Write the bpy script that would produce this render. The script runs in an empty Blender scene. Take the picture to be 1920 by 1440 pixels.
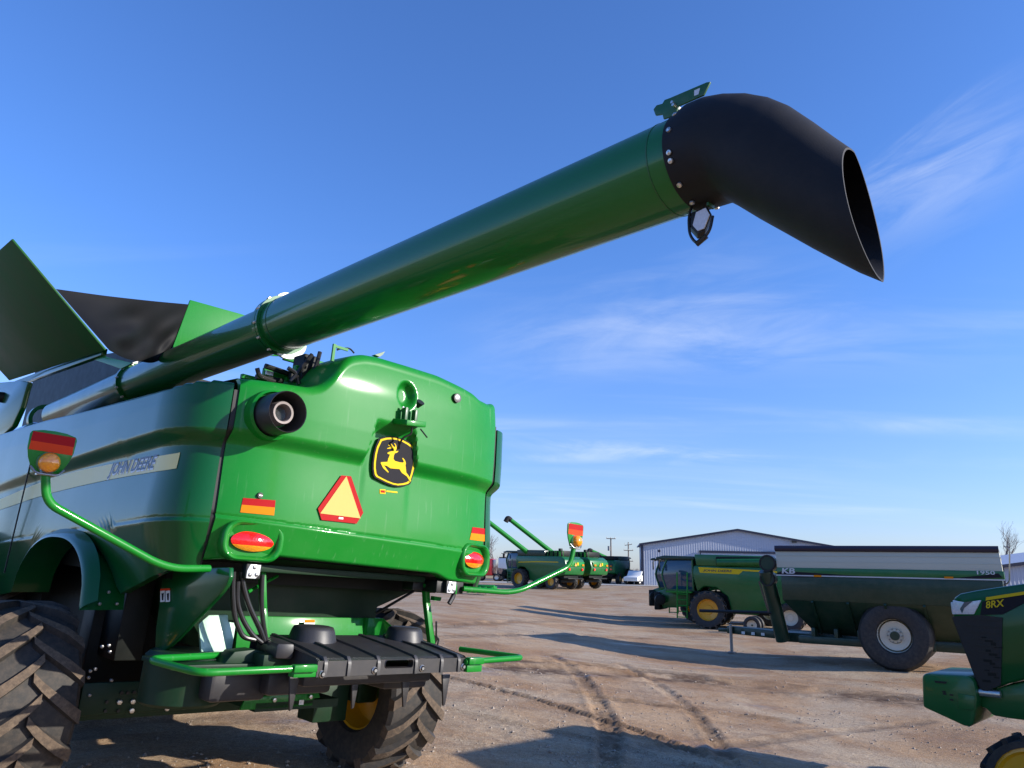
import bpy, bmesh, math, random
import numpy as np
from mathutils import Vector, Matrix, Quaternion

random.seed(7)
rng = np.random.default_rng(11)
SC = bpy.context.scene
COL = SC.collection
R = math.radians

# ------------------------------------------------------------------ camera
FPX = 1400.0
PITCH = math.atan(348 / FPX)
ROLL = R(1.3)
EYE = Vector((0, 0, 1.75))
cam_d = bpy.data.cameras.new('camera')
cam_d.sensor_width = 36.0
cam_d.lens = 36.0 * FPX / 1920.0
cam_d.clip_start = 0.05
cam_d.clip_end = 6000
cam = bpy.data.objects.new('camera', cam_d)
COL.objects.link(cam)
cam.matrix_world = Matrix.Translation(EYE) @ Matrix.Rotation(R(90) + PITCH, 4, 'X') @ Matrix.Rotation(ROLL, 4, 'Z')
SC.camera = cam

# ------------------------------------------------------------------ light
SUN_EL = R(20)
SUN_BACK = R(14)            # the sun stands to the right and this much behind the viewer
SUN = Vector((math.cos(SUN_BACK) * math.cos(SUN_EL), -math.sin(SUN_BACK) * math.cos(SUN_EL), math.sin(SUN_EL)))
sun_d = bpy.data.lights.new('sun', 'SUN')
sun_d.energy = 5.0
sun_d.angle = R(0.53)
sun_d.color = (1.0, 0.93, 0.83)
sun = bpy.data.objects.new('sun', sun_d)
COL.objects.link(sun)
sun.rotation_euler = SUN.to_track_quat('Z', 'Y').to_euler()

SC.view_settings.view_transform = 'Standard'
SC.view_settings.look = 'None'
SC.view_settings.gamma = 1.0
SC.view_settings.use_curve_mapping = False
SC.view_settings.exposure = 0.58

world = bpy.data.worlds.new('World')
SC.world = world
world.use_nodes = True
wt = world.node_tree
wt.nodes.clear()

def wn(t, **kw):
    n = wt.nodes.new(t)
    for k, v in kw.items():
        setattr(n, k, v)
    return n

def wmath(op, a, b=None, clamp=False):
    n = wn('ShaderNodeMath', operation=op, use_clamp=clamp)
    for i, s in enumerate((a, b)):
        if s is None:
            continue
        if isinstance(s, (int, float)):
            n.inputs[i].default_value = s
        else:
            wt.links.new(s, n.inputs[i])
    return n.outputs[0]

w_out = wn('ShaderNodeOutputWorld')
w_bg = wn('ShaderNodeBackground')
w_bg.inputs['Strength'].default_value = 0.112
sky = wn('ShaderNodeTexSky', sky_type='NISHITA')
sky.sun_disc = False
sky.sun_elevation = SUN_EL
sky.sun_rotation = R(90) + SUN_BACK
sky.altitude = 200
sky.air_density = 1.0
sky.dust_density = 0.5
sky.ozone_density = 3.0
tc = wn('ShaderNodeTexCoord')
sep = wn('ShaderNodeSeparateXYZ')
wt.links.new(tc.outputs['Generated'], sep.inputs[0])
zc = wmath('MAXIMUM', sep.outputs[2], 0.03)
zp = wmath('ADD', zc, 0.12)
u_ = wmath('DIVIDE', sep.outputs[0], zp)
v_ = wmath('DIVIDE', sep.outputs[1], zp)
comb = wn('ShaderNodeCombineXYZ')
wt.links.new(u_, comb.inputs[0])
wt.links.new(v_, comb.inputs[1])

def cirrus(scale, rot, loc, nscale, lo, hi, dist):
    mp = wn('ShaderNodeMapping')
    mp.inputs['Scale'].default_value = scale
    mp.inputs['Rotation'].default_value = (0, 0, rot)
    mp.inputs['Location'].default_value = loc
    wt.links.new(comb.outputs[0], mp.inputs[0])
    nz = wn('ShaderNodeTexNoise')
    nz.inputs['Scale'].default_value = nscale
    nz.inputs['Detail'].default_value = 7
    nz.inputs['Roughness'].default_value = 0.55
    nz.inputs['Distortion'].default_value = dist
    wt.links.new(mp.outputs[0], nz.inputs['Vector'])
    mr = wn('ShaderNodeMapRange', interpolation_type='SMOOTHSTEP')
    mr.inputs['From Min'].default_value = lo
    mr.inputs['From Max'].default_value = hi
    wt.links.new(nz.outputs['Fac'], mr.inputs['Value'])
    return mr.outputs[0]

c1 = cirrus((0.35, 1.5, 1), R(25), (1.3, 0.2, 0), 0.9, 0.50, 0.80, 0.6)
c2 = cirrus((0.9, 3.2, 1), R(18), (4.1, 2.2, 0), 0.7, 0.45, 0.85, 1.0)
cm = wmath('MULTIPLY', c1, c2)
cm = wmath('ADD', cm, wmath('MULTIPLY', c1, 0.35))
def ray0(px, py):
    u = (px - 960) / FPX; v = (720 - py) / FPX
    c, s = math.cos(ROLL), math.sin(ROLL); u, v = u * c - v * s, u * s + v * c
    c, s = math.cos(PITCH), math.sin(PITCH)
    return Vector((u, c - v * s, s + v * c)).normalized()

def wisp(p, q, width, seed, amount):
    """a cirrus band lying along the arc of the sky between two directions"""
    a, b = ray0(*p), ray0(*q)
    n = a.cross(b).normalized(); mid = (a + b).normalized(); tdir = n.cross(mid)
    half = math.asin(min(1, (b - a).length / 2))
    def dotp(vec):
        d = wn('ShaderNodeVectorMath', operation='DOT_PRODUCT')
        wt.links.new(tc.outputs['Generated'], d.inputs[0]); d.inputs[1].default_value = vec
        return d.outputs['Value']
    across, along = dotp(n), dotp(tdir)
    cb = wn('ShaderNodeCombineXYZ')
    wt.links.new(wmath('MULTIPLY', along, 5.0), cb.inputs[0]); wt.links.new(wmath('MULTIPLY', across, 22.0), cb.inputs[1]); cb.inputs[2].default_value = seed
    nz = wn('ShaderNodeTexNoise'); nz.inputs['Scale'].default_value = 1.0; nz.inputs['Detail'].default_value = 8; nz.inputs['Roughness'].default_value = 0.6; nz.inputs['Distortion'].default_value = 0.7
    wt.links.new(cb.outputs[0], nz.inputs['Vector'])
    def fall(val, w):
        m = wn('ShaderNodeMapRange', interpolation_type='SMOOTHSTEP')
        m.inputs['From Min'].default_value = w; m.inputs['From Max'].default_value = 0.0
        wt.links.new(wmath('ABSOLUTE', val), m.inputs['Value'])
        return m.outputs[0]
    warp = wmath('ADD', across, wmath('MULTIPLY', wmath('SUBTRACT', nz.outputs['Fac'], 0.5), width * 1.2))
    body = wn('ShaderNodeMapRange', interpolation_type='SMOOTHSTEP')
    body.inputs['From Min'].default_value = 0.32; body.inputs['From Max'].default_value = 0.72
    wt.links.new(nz.outputs['Fac'], body.inputs['Value'])
    front = wn('ShaderNodeMath', operation='GREATER_THAN'); wt.links.new(dotp(mid), front.inputs[0]); front.inputs[1].default_value = 0.2
    r = wmath('MULTIPLY', wmath('MULTIPLY', fall(warp, width), fall(along, half * 1.25)), wmath('MULTIPLY', body.outputs[0], amount))
    return wmath('MULTIPLY', r, front.outputs[0])

hi_fade = wn('ShaderNodeMapRange', interpolation_type='SMOOTHSTEP')
hi_fade.inputs['From Min'].default_value = 0.58
hi_fade.inputs['From Max'].default_value = 0.30
wt.links.new(sep.outputs[2], hi_fade.inputs['Value'])
cm = wmath('MULTIPLY', cm, hi_fade.outputs[0])
cm = wmath('MULTIPLY', cm, 0.55)
for args in (((1560, 450), (2000, 190), 0.085, 3.1, 0.32), ((860, 690), (1560, 520), 0.09, 7.7, 0.15), ((900, 640), (2000, 640), 0.07, 1.9, 0.22),
             ((920, 828), (1620, 880), 0.018, 5.2, 0.5), ((920, 858), (1180, 862), 0.010, 8.8, 0.35), ((1480, 790), (2000, 812), 0.016, 2.4, 0.35)):
    cm = wmath('ADD', cm, wisp(*args))
cm = wmath('MULTIPLY', cm, 1.0, True)
tint = wn('ShaderNodeMix', data_type='RGBA', blend_type='MULTIPLY')
tint.inputs[0].default_value = 1.0
tcol = wn('ShaderNodeMix', data_type='RGBA')
wt.links.new(sep.outputs[2], tcol.inputs[0])
tfac = wn('ShaderNodeMapRange', interpolation_type='SMOOTHSTEP')
tfac.inputs['From Min'].default_value = 0.0
tfac.inputs['From Max'].default_value = 0.45
wt.links.new(sep.outputs[2], tfac.inputs['Value'])
wt.links.new(tfac.outputs[0], tcol.inputs[0])
tcol.inputs[6].default_value = (0.86, 0.94, 1.36, 1)
tcol.inputs[7].default_value = (0.74, 1.08, 1.66, 1)
wt.links.new(tcol.outputs[2], tint.inputs[7])
wt.links.new(sky.outputs[0], tint.inputs[6])
cmix = wn('ShaderNodeMix', data_type='RGBA')
wt.links.new(cm, cmix.inputs[0])
wt.links.new(tint.outputs[2], cmix.inputs[6])
cmix.inputs[7].default_value = (6.2, 6.6, 7.2, 1)
wt.links.new(cmix.outputs[2], w_bg.inputs['Color'])
wt.links.new(w_bg.outputs[0], w_out.inputs['Surface'])

# ------------------------------------------------------------------ frames: a pixel of the photograph turned into a point of the place
class Frame:
    """A thing's own axes (X right, Y forward, Z up) standing in the world."""
    def __init__(self, origin, yaw, pitch=0.0, roll=0.0):
        self.o = Vector(origin)
        self.m = (Matrix.Rotation(yaw, 3, 'Z') @ Matrix.Rotation(pitch, 3, 'X') @ Matrix.Rotation(roll, 3, 'Y'))
        self.mi = self.m.transposed()
    def matrix(self):
        return Matrix.Translation(self.o) @ self.m.to_4x4()
    def at(self, px, py, X=None, Y=None, Z=None):
        e = self.mi @ (EYE - self.o)
        r = self.mi @ ray(px, py)
        if X is not None:
            t = (X - e.x) / r.x
        elif Y is not None:
            t = (Y - e.y) / r.y
        else:
            t = (Z - e.z) / r.z
        return e + r * t
    def on(self, px, py, fy, n=40):
        """where a line of sight meets the surface Y = fy(X, Z)"""
        y = fy(0, 2)
        p = None
        for _ in range(n):
            p = self.at(px, py, Y=y)
            y = 0.5 * y + 0.5 * fy(p.x, p.z)
        return p

def ray(px, py):
    u = (px - 960) / FPX
    v = (720 - py) / FPX
    c, s = math.cos(ROLL), math.sin(ROLL)
    u, v = u * c - v * s, u * s + v * c
    c, s = math.cos(PITCH), math.sin(PITCH)
    return Vector((u, c - v * s, s + v * c))

def sst(a, b, x):
    t = min(1.0, max(0.0, (x - a) / (b - a)))
    return t * t * (3 - 2 * t)

def ground_h(x, y):
    near = 0.08 - 0.68 * sst(-4, 7, x)
    far = 0.02 + 0.2 * sst(70, 95, y)
    k = sst(40, 68, y)
    return near * (1 - k) + far * k

def gpt(px, py):
    """where a line of sight meets the ground"""
    r = ray(px, py)
    z = -0.3
    for _ in range(60):
        t = (z - EYE.z) / r.z
        p = EYE + r * t
        z = 0.6 * z + 0.4 * ground_h(p.x, p.y)
    return Vector((p.x, p.y, ground_h(p.x, p.y)))

def wpt(px, py, d):
    return EYE + ray(px, py) * d

# ------------------------------------------------------------------ materials
def nmat(name):
    m = bpy.data.materials.new(name)
    m.use_nodes = True
    nt = m.node_tree
    return m, nt, nt.nodes['Principled BSDF']

def paint(name, col, rough=0.25, coat=0.0, metal=0.0, spec=0.5, var=0.08, vscale=3.0, bump=0.0, bscale=60.0,
          dust=0.0, dustcol=(0.30, 0.24, 0.17), rvar=0.08, coat_rough=0.06, runs=0.0):
    m, nt, b = nmat(name)
    L = nt.links.new
    tcn = nt.nodes.new('ShaderNodeTexCoord')
    nz = nt.nodes.new('ShaderNodeTexNoise')
    nz.inputs['Scale'].default_value = vscale
    nz.inputs['Detail'].default_value = 5
    L(tcn.outputs['Object'], nz.inputs['Vector'])
    mx = nt.nodes.new('ShaderNodeMix'); mx.data_type = 'RGBA'
    mx.inputs[6].default_value = (*[c * (1 - var) for c in col], 1)
    mx.inputs[7].default_value = (*[min(1, c * (1 + var)) for c in col], 1)
    L(nz.outputs['Fac'], mx.inputs[0])
    colout = mx.outputs[2]
    if dust > 0:
        n2 = nt.nodes.new('ShaderNodeTexNoise')
        n2.inputs['Scale'].default_value = vscale * 2.3
        n2.inputs['Detail'].default_value = 9
        n2.inputs['Roughness'].default_value = 0.7
        L(tcn.outputs['Object'], n2.inputs['Vector'])
        mr = nt.nodes.new('ShaderNodeMapRange')
        mr.inputs['From Min'].default_value = 0.42
        mr.inputs['From Max'].default_value = 0.75
        mr.inputs['To Max'].default_value = dust
        L(n2.outputs['Fac'], mr.inputs['Value'])
        m2 = nt.nodes.new('ShaderNodeMix'); m2.data_type = 'RGBA'
        L(mr.outputs[0], m2.inputs[0])
        L(colout, m2.inputs[6])
        m2.inputs[7].default_value = (*dustcol, 1)
        colout = m2.outputs[2]
    if runs > 0:        # pale run marks where water dried down the sheet
        mp = nt.nodes.new('ShaderNodeMapping'); mp.inputs['Scale'].default_value = (34, 34, 1.7)
        L(tcn.outputs['Object'], mp.inputs[0])
        n4 = nt.nodes.new('ShaderNodeTexNoise'); n4.inputs['Scale'].default_value = 1.0; n4.inputs['Detail'].default_value = 4
        L(mp.outputs[0], n4.inputs['Vector'])
        m4 = nt.nodes.new('ShaderNodeMapRange'); m4.inputs['From Min'].default_value = 0.62; m4.inputs['From Max'].default_value = 0.78; m4.inputs['To Max'].default_value = runs
        L(n4.outputs['Fac'], m4.inputs['Value'])
        m5 = nt.nodes.new('ShaderNodeMix'); m5.data_type = 'RGBA'
        L(m4.outputs[0], m5.inputs[0]); L(colout, m5.inputs[6]); m5.inputs[7].default_value = (0.42, 0.50, 0.40, 1)
        colout = m5.outputs[2]
    L(colout, b.inputs['Base Color'])
    rr = nt.nodes.new('ShaderNodeMapRange')
    rr.inputs['To Min'].default_value = max(0.02, rough - rvar)
    rr.inputs['To Max'].default_value = min(1, rough + rvar)
    L(nz.outputs['Fac'], rr.inputs['Value'])
    L(rr.outputs[0], b.inputs['Roughness'])
    b.inputs['Metallic'].default_value = metal
    b.inputs['Coat Weight'].default_value = coat
    b.inputs['Coat Roughness'].default_value = coat_rough
    b.inputs['Specular IOR Level'].default_value = spec
    if bump > 0:
        n3 = nt.nodes.new('ShaderNodeTexNoise')
        n3.inputs['Scale'].default_value = bscale
        n3.inputs['Detail'].default_value = 3
        L(tcn.outputs['Object'], n3.inputs['Vector'])
        bp = nt.nodes.new('ShaderNodeBump')
        bp.inputs['Strength'].default_value = bump
        bp.inputs['Distance'].default_value = 0.01
        L(n3.outputs['Fac'], bp.inputs['Height'])
        L(bp.outputs[0], b.inputs['Normal'])
    return m

M = {}
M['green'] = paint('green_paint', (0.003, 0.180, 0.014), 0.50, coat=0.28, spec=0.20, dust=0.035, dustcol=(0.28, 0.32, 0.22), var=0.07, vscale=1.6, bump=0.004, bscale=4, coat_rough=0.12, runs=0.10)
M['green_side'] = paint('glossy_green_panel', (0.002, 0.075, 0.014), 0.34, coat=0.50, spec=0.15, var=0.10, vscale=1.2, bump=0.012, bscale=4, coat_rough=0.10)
M['green_tube'] = paint('green_tube_paint', (0.003, 0.120, 0.018), 0.36, coat=0.5, spec=0.25, var=0.08, vscale=2.5, bump=0.012, bscale=8, coat_rough=0.06)
M['green_old'] = paint('green_frame_paint', (0.006, 0.085, 0.018), 0.45, coat=0.1, var=0.18, vscale=5, dust=0.12)
M['deflector'] = paint('green_plate_painted_glare', (0.42, 0.62, 0.48), 0.3, coat=0.6, var=0.1, vscale=3)  # green plate, its sun glare put into the pale colour
M['under'] = paint('underbody_green_painted_shade', (0.004, 0.026, 0.009), 0.5, spec=0.3, var=0.3, vscale=6, dust=0.08, dustcol=(0.10, 0.08, 0.05))  # green darkened to paint in the deep shade under the machine
M['green_panel'] = paint('dull_green_panel', (0.010, 0.085, 0.018), 0.55, coat=0.0, spec=0.2, var=0.25, vscale=2, dust=0.2, dustcol=(0.09, 0.06, 0.03))
M['green_far'] = paint('green_machine_paint', (0.004, 0.11, 0.020), 0.36, coat=0.25, var=0.12, vscale=1.5, dust=0.06)
M['green_cart'] = paint('dark_green_cart_paint', (0.004, 0.030, 0.014), 0.42, coat=0.12, var=0.12, vscale=1.5, dust=0.08)
M['shed_dark'] = paint('dark_frame_painted_shade', (0.004, 0.006, 0.005), 0.55, spec=0.25, var=0.3, vscale=8, dust=0.05, dustcol=(0.08, 0.065, 0.045))  # frames and inner walls, their deep shade put into the near-black colour
M['black'] = paint('black_plastic', (0.022, 0.021, 0.023), 0.46, var=0.2, vscale=7, bump=0.05, bscale=220, rvar=0.06, dust=0.05)
M['seal'] = paint('black_rubber_seal', (0.006, 0.006, 0.006), 0.55, var=0.2)
M['boot'] = paint('black_spout_rubber', (0.008, 0.0075, 0.0085), 0.66, spec=0.3, var=0.3, vscale=4, bump=0.06, bscale=160, dust=0.05, dustcol=(0.12, 0.09, 0.07))
M['tarp'] = paint('black_tarp_cloth', (0.004, 0.004, 0.0045), 0.6, spec=0.18, var=0.3, vscale=5, bump=0.05, bscale=120)
M['tyre'] = paint('black_tyre_rubber', (0.022, 0.020, 0.018), 0.75, var=0.3, vscale=9, bump=0.1, bscale=90, dust=0.40, dustcol=(0.12, 0.088, 0.062))
M['lug'] = paint('dusty_tyre_lugs', (0.075, 0.054, 0.038), 0.92, var=0.45, vscale=14, bump=0.3, bscale=70, dust=0.55, dustcol=(0.24, 0.17, 0.11))
M['tyre_clean'] = paint('clean_tyre_rubber', (0.014, 0.014, 0.015), 0.6, var=0.25, vscale=6, dust=0.12)
M['yellow'] = paint('yellow_paint', (0.72, 0.36, 0.008), 0.35, coat=0.4, var=0.1, vscale=6, dust=0.12)
M['cream'] = paint('cream_rim_paint', (0.62, 0.58, 0.46), 0.4, coat=0.2, var=0.06)
M['zinc'] = paint('zinc_plated_steel', (0.62, 0.60, 0.56), 0.34, metal=0.9, var=0.12, vscale=20)
M['flange'] = paint('flange_painted_glare', (0.62, 0.64, 0.62), 0.4, var=0.05)  # near-white colour paints the sun's glare on the green flange lugs
M['steel'] = paint('grey_steel', (0.25, 0.25, 0.25), 0.4, metal=0.8, var=0.15, vscale=15)
M['muffler'] = paint('aluminised_pipe_end', (0.20, 0.17, 0.16), 0.6, metal=0.3, var=0.15, vscale=20)
M['white'] = paint('white_paint', (0.74, 0.74, 0.72), 0.4, coat=0.2, var=0.04)
M['red'] = paint('red_reflective_film', (0.36, 0.008, 0.010), 0.7, spec=0.15, var=0.06, vscale=30)
M['orange'] = paint('orange_fluorescent_film', (0.78, 0.40, 0.13), 0.8, spec=0.1, var=0.03, vscale=20)
M['amber_film'] = paint('amber_reflective_film', (0.62, 0.20, 0.008), 0.75, spec=0.1, var=0.06, vscale=30)
M['redorange'] = paint('red_orange_film', (0.65, 0.05, 0.01), 0.7, spec=0.15, var=0.05, vscale=30)
M['decal_black'] = paint('black_decal', (0.020, 0.019, 0.023), 0.75, spec=0.12, var=0.1)
M['decal_yellow'] = paint('yellow_decal', (0.66, 0.46, 0.02), 0.75, spec=0.12, var=0.04)
M['stripe'] = paint('pale_gold_stripe', (0.80, 0.66, 0.22), 0.45, coat=0.15, var=0.08, vscale=3)
M['letters'] = paint('dark_letters', (0.02, 0.025, 0.06), 0.35, var=0.05)
M['letters_grey'] = paint('pale_grey_letters', (0.50, 0.51, 0.52), 0.4, var=0.05)
M['cartwhite'] = paint('off_white_cart_panel', (0.46, 0.47, 0.39), 0.5, var=0.06, vscale=1)
M['cab_glass'] = paint('tinted_cab_glass', (0.02, 0.06, 0.10), 0.05, coat=1.0, var=0.1)
M['lamp_white'] = paint('clear_lamp_face', (0.62, 0.63, 0.64), 0.22, coat=1.0, var=0.25, vscale=60)
M['truckred'] = paint('red_truck_paint', (0.42, 0.02, 0.02), 0.3, coat=0.6)
M['hose'] = paint('black_hose', (0.012, 0.011, 0.011), 0.35, var=0.2)
M['grille'] = paint('black_grille_mesh', (0.006, 0.006, 0.007), 0.5, var=0.4, vscale=30, bump=0.3, bscale=200)
M['wood'] = paint('weathered_pole_wood', (0.14, 0.12, 0.11), 0.9, var=0.2, vscale=3)
M['bark'] = paint('grey_winter_bark', (0.17, 0.145, 0.135), 0.95, var=0.2, vscale=2)
M['treeline'] = paint('winter_woodland_twigs', (0.16, 0.12, 0.115), 0.95, var=0.3, vscale=0.2)
M['trim_dark'] = paint('dark_blue_trim', (0.02, 0.022, 0.045), 0.45, var=0.1)
M['signgreen'] = paint('road_sign_green', (0.01, 0.14, 0.07), 0.45)
M['asphalt'] = paint('pale_concrete_apron', (0.36, 0.34, 0.31), 0.9, var=0.15, vscale=0.3)
M['fieldtan'] = paint('dry_winter_grass', (0.33, 0.24, 0.11), 0.95, var=0.25, vscale=0.15)

def lens(name, col, rough=0.12, col2=None):
    m, nt, b = nmat(name)
    L = nt.links.new
    tcn = nt.nodes.new('ShaderNodeTexCoord')
    wv = nt.nodes.new('ShaderNodeTexVoronoi')
    wv.inputs['Scale'].default_value = 70
    L(tcn.outputs['Object'], wv.inputs['Vector'])
    mx = nt.nodes.new('ShaderNodeMix'); mx.data_type = 'RGBA'
    mx.inputs[6].default_value = (*[min(1, c * 1.25) for c in col], 1)
    mx.inputs[7].default_value = (*[c * 0.85 for c in (col2 or col)], 1)
    L(wv.outputs['Distance'], mx.inputs[0])
    L(mx.outputs[2], b.inputs['Base Color'])
    b.inputs['Roughness'].default_value = rough
    b.inputs['Coat Weight'].default_value = 1.0
    b.inputs['Coat Roughness'].default_value = 0.03
    b.inputs['Subsurface Weight'].default_value = 0.25
    b.inputs['Subsurface Radius'].default_value = (0.02, 0.01, 0.005)
    bp = nt.nodes.new('ShaderNodeBump')
    bp.inputs['Strength'].default_value = 0.35
    bp.inputs['Distance'].default_value = 0.004
    L(wv.outputs['Distance'], bp.inputs['Height'])
    L(bp.outputs[0], b.inputs['Normal'])
    return m

M['lens_red'] = lens('red_lamp_lens', (0.80, 0.010, 0.008))
M['lens_amber'] = lens('amber_lamp_lens', (1.0, 0.30, 0.01))

# ------------------------------------------------------------------ mesh building
def orth(d):
    d = d.normalized()
    a = Vector((0, 0, 1)) if abs(d.z) < 0.9 else Vector((1, 0, 0))
    x = d.cross(a).normalized()
    return x, d.cross(x).normalized()

def fillet(pts, rad, n=5):
    pts = [Vector(p) for p in pts]
    out = [pts[0]]
    for a, b, c in zip(pts, pts[1:], pts[2:]):
        d1, d2 = (a - b), (c - b)
        r = min(rad, d1.length * 0.45, d2.length * 0.45)
        p0, p2 = b + d1.normalized() * r, b + d2.normalized() * r
        for i in range(n + 1):
            t = i / n
            out.append(p0 * (1 - t) ** 2 + b * 2 * t * (1 - t) + p2 * t * t)
    out.append(pts[-1])
    return out

class MB:
    def __init__(self):
        self.v, self.f, self.mi = [], [], []
    def add(self, vs, fs, mi=0):
        k = len(self.v)
        self.v += [tuple(p) for p in vs]
        self.f += [tuple(i + k for i in f) for f in fs]
        self.mi += [mi] * len(fs)
        return self
    def box(self, c, s, rot=None, mi=0, taper=1.0):
        c = Vector(c)
        vs = []
        for z in (-1, 1):
            k = taper if z > 0 else 1.0
            for x, y in ((-1, -1), (1, -1), (1, 1), (-1, 1)):
                p = Vector((x * s[0] / 2 * k, y * s[1] / 2 * k, z * s[2] / 2))
                if rot is not None:
                    p = rot @ p
                vs.append(c + p)
        return self.add(vs, [(3, 2, 1, 0), (4, 5, 6, 7), (0, 1, 5, 4), (1, 2, 6, 5), (2, 3, 7, 6), (3, 0, 4, 7)], mi)
    def cyl(self, p0, p1, r0, r1=None, n=16, cap=True, mi=0):
        p0, p1 = Vector(p0), Vector(p1)
        r1 = r0 if r1 is None else r1
        x, y = orth(p1 - p0)
        vs = []
        for p, r in ((p0, r0), (p1, r1)):
            for i in range(n):
                a = 2 * math.pi * i / n
                vs.append(p + x * (r * math.cos(a)) + y * (r * math.sin(a)))
        fs = [(i, (i + 1) % n, n + (i + 1) % n, n + i) for i in range(n)]
        if cap:
            fs += [tuple(reversed(range(n))), tuple(range(n, 2 * n))]
        return self.add(vs, fs, mi)
    def tube(self, pts, r, n=10, mi=0, rs=None, cap=True):
        pts = [Vector(p) for p in pts]
        d = (pts[1] - pts[0]).normalized()
        x, y = orth(d)
        vs = []
        for i, p in enumerate(pts):
            if i == 0:
                nd = (pts[1] - pts[0]).normalized()
            elif i == len(pts) - 1:
                nd = (pts[-1] - pts[-2]).normalized()
            else:
                nd = ((pts[i + 1] - p).normalized() + (p - pts[i - 1]).normalized()).normalized()
            q = d.rotation_difference(nd)
            x, y, d = q @ x, q @ y, nd
            rr = rs[i] if rs else r
            for k in range(n):
                a = 2 * math.pi * k / n
                vs.append(p + x * (rr * math.cos(a)) + y * (rr * math.sin(a)))
        fs = []
        for i in range(len(pts) - 1):
            for k in range(n):
                fs.append((i * n + k, i * n + (k + 1) % n, (i + 1) * n + (k + 1) % n, (i + 1) * n + k))
        if cap:
            fs += [tuple(reversed(range(n))), tuple(range((len(pts) - 1) * n, len(pts) * n))]
        return self.add(vs, fs, mi)
    def lathe(self, prof, o, axis, n=32, mi=0, close=False):
        """prof: (radius, distance along axis)"""
        o, axis = Vector(o), Vector(axis).normalized()
        x, y = orth(axis)
        vs = []
        for r, h in prof:
            for i in range(n):
                a = 2 * math.pi * i / n
                vs.append(o + axis * h + x * (r * math.cos(a)) + y * (r * math.sin(a)))
        fs = []
        m = len(prof)
        for j in range(m if close else m - 1):
            for i in range(n):
                fs.append((j * n + i, j * n + (i + 1) % n, ((j + 1) % m) * n + (i + 1) % n, ((j + 1) % m) * n + i))
        return self.add(vs, fs, mi)
    def prism(self, pts, ext, mi=0):
        pts = [Vector(p) for p in pts]
        ext = Vector(ext)
        n = len(pts)
        vs = pts + [p + ext for p in pts]
        fs = [tuple(range(n)), tuple(reversed(range(n, 2 * n)))]
        fs += [(i, n + i, n + (i + 1) % n, (i + 1) % n) for i in range(n)]
        return self.add(vs, fs, mi)
    def grid(self, rows, mi=0, flip=False):
        m, n = len(rows), len(rows[0])
        vs = [p for r in rows for p in r]
        fs = []
        for j in range(m - 1):
            for i in range(n - 1):
                q = (j * n + i, j * n + i + 1, (j + 1) * n + i + 1, (j + 1) * n + i)
                fs.append(q[::-1] if flip else q)
        return self.add(vs, fs, mi)
    def mesh(self, name, mats, bevel=0.0, smooth=35, recalc=True, bseg=2):
        me = bpy.data.meshes.new(name)
        me.from_pydata(self.v, [], self.f)
        mats = mats if isinstance(mats, (list, tuple)) else [mats]
        for m in mats:
            me.materials.append(m)
        me.polygons.foreach_set('material_index', self.mi)
        if bevel > 0 or recalc:
            bm = bmesh.new()
            bm.from_mesh(me)
            if recalc:
                bmesh.ops.recalc_face_normals(bm, faces=bm.faces)
            if bevel > 0:
                es = [e for e in bm.edges if len(e.link_faces) == 2 and e.calc_face_angle(0) > R(35)]
                bmesh.ops.bevel(bm, geom=es, offset=bevel, segments=bseg, profile=0.5, affect='EDGES', clamp_overlap=True)
            bm.to_mesh(me)
            bm.free()
        if smooth:
            me.polygons.foreach_set('use_smooth', [True] * len(me.polygons))
            me.set_sharp_from_angle(angle=R(smooth))
        me.update()
        return me
    def build(self, name, mats, parent=None, label=None, kind=None, **kw):
        o = bpy.data.objects.new(name, self.mesh(name, mats, **kw))
        COL.objects.link(o)
        if parent is not None:
            o.parent = parent
        if label:
            o['label'] = label
        if kind:
            o['kind'] = kind
        return o

def inst(src, parent, mat=None, name=None):
    """another piece sharing the mesh of a first one"""
    o = bpy.data.objects.new(name or src.name.split('.')[0], src.data if hasattr(src, 'data') else src)
    COL.objects.link(o)
    o.parent = parent
    if mat is not None:
        o.matrix_basis = mat
    return o

def thing(name, label, cat, frame=None, group=None):
    o = bpy.data.objects.new(name, None)
    o.empty_display_size = 0.3
    COL.objects.link(o)
    if frame is not None:
        o.matrix_world = frame.matrix() if isinstance(frame, Frame) else frame
    tag(o, label, cat, group)
    return o

def tag(o, label=None, cat=None, group=None, kind=None):
    if label: o['label'] = label
    if cat: o['category'] = cat
    if group: o['group'] = group
    if kind: o['kind'] = kind
    return o

def copy_tree(o, parent=None):
    c = o.copy()
    COL.objects.link(c)
    if parent is not None:
        c.parent = parent
    for ch in list(o.children):
        copy_tree(ch, c)
    return c

def text_mesh(body, size, shear=0.0, extrude=0.0, offset=0.0, res=3):
    cu = bpy.data.curves.new('lettering', 'FONT')
    cu.body = body
    cu.size = size
    cu.shear = shear
    cu.extrude = extrude
    cu.offset = offset
    cu.resolution_u = res
    ob = bpy.data.objects.new('lettering', cu)
    COL.objects.link(ob)
    dg = bpy.context.evaluated_depsgraph_get()
    me = bpy.data.meshes.new_from_object(ob.evaluated_get(dg))
    bpy.data.objects.remove(ob)
    bpy.data.curves.remove(cu)
    return me

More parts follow.
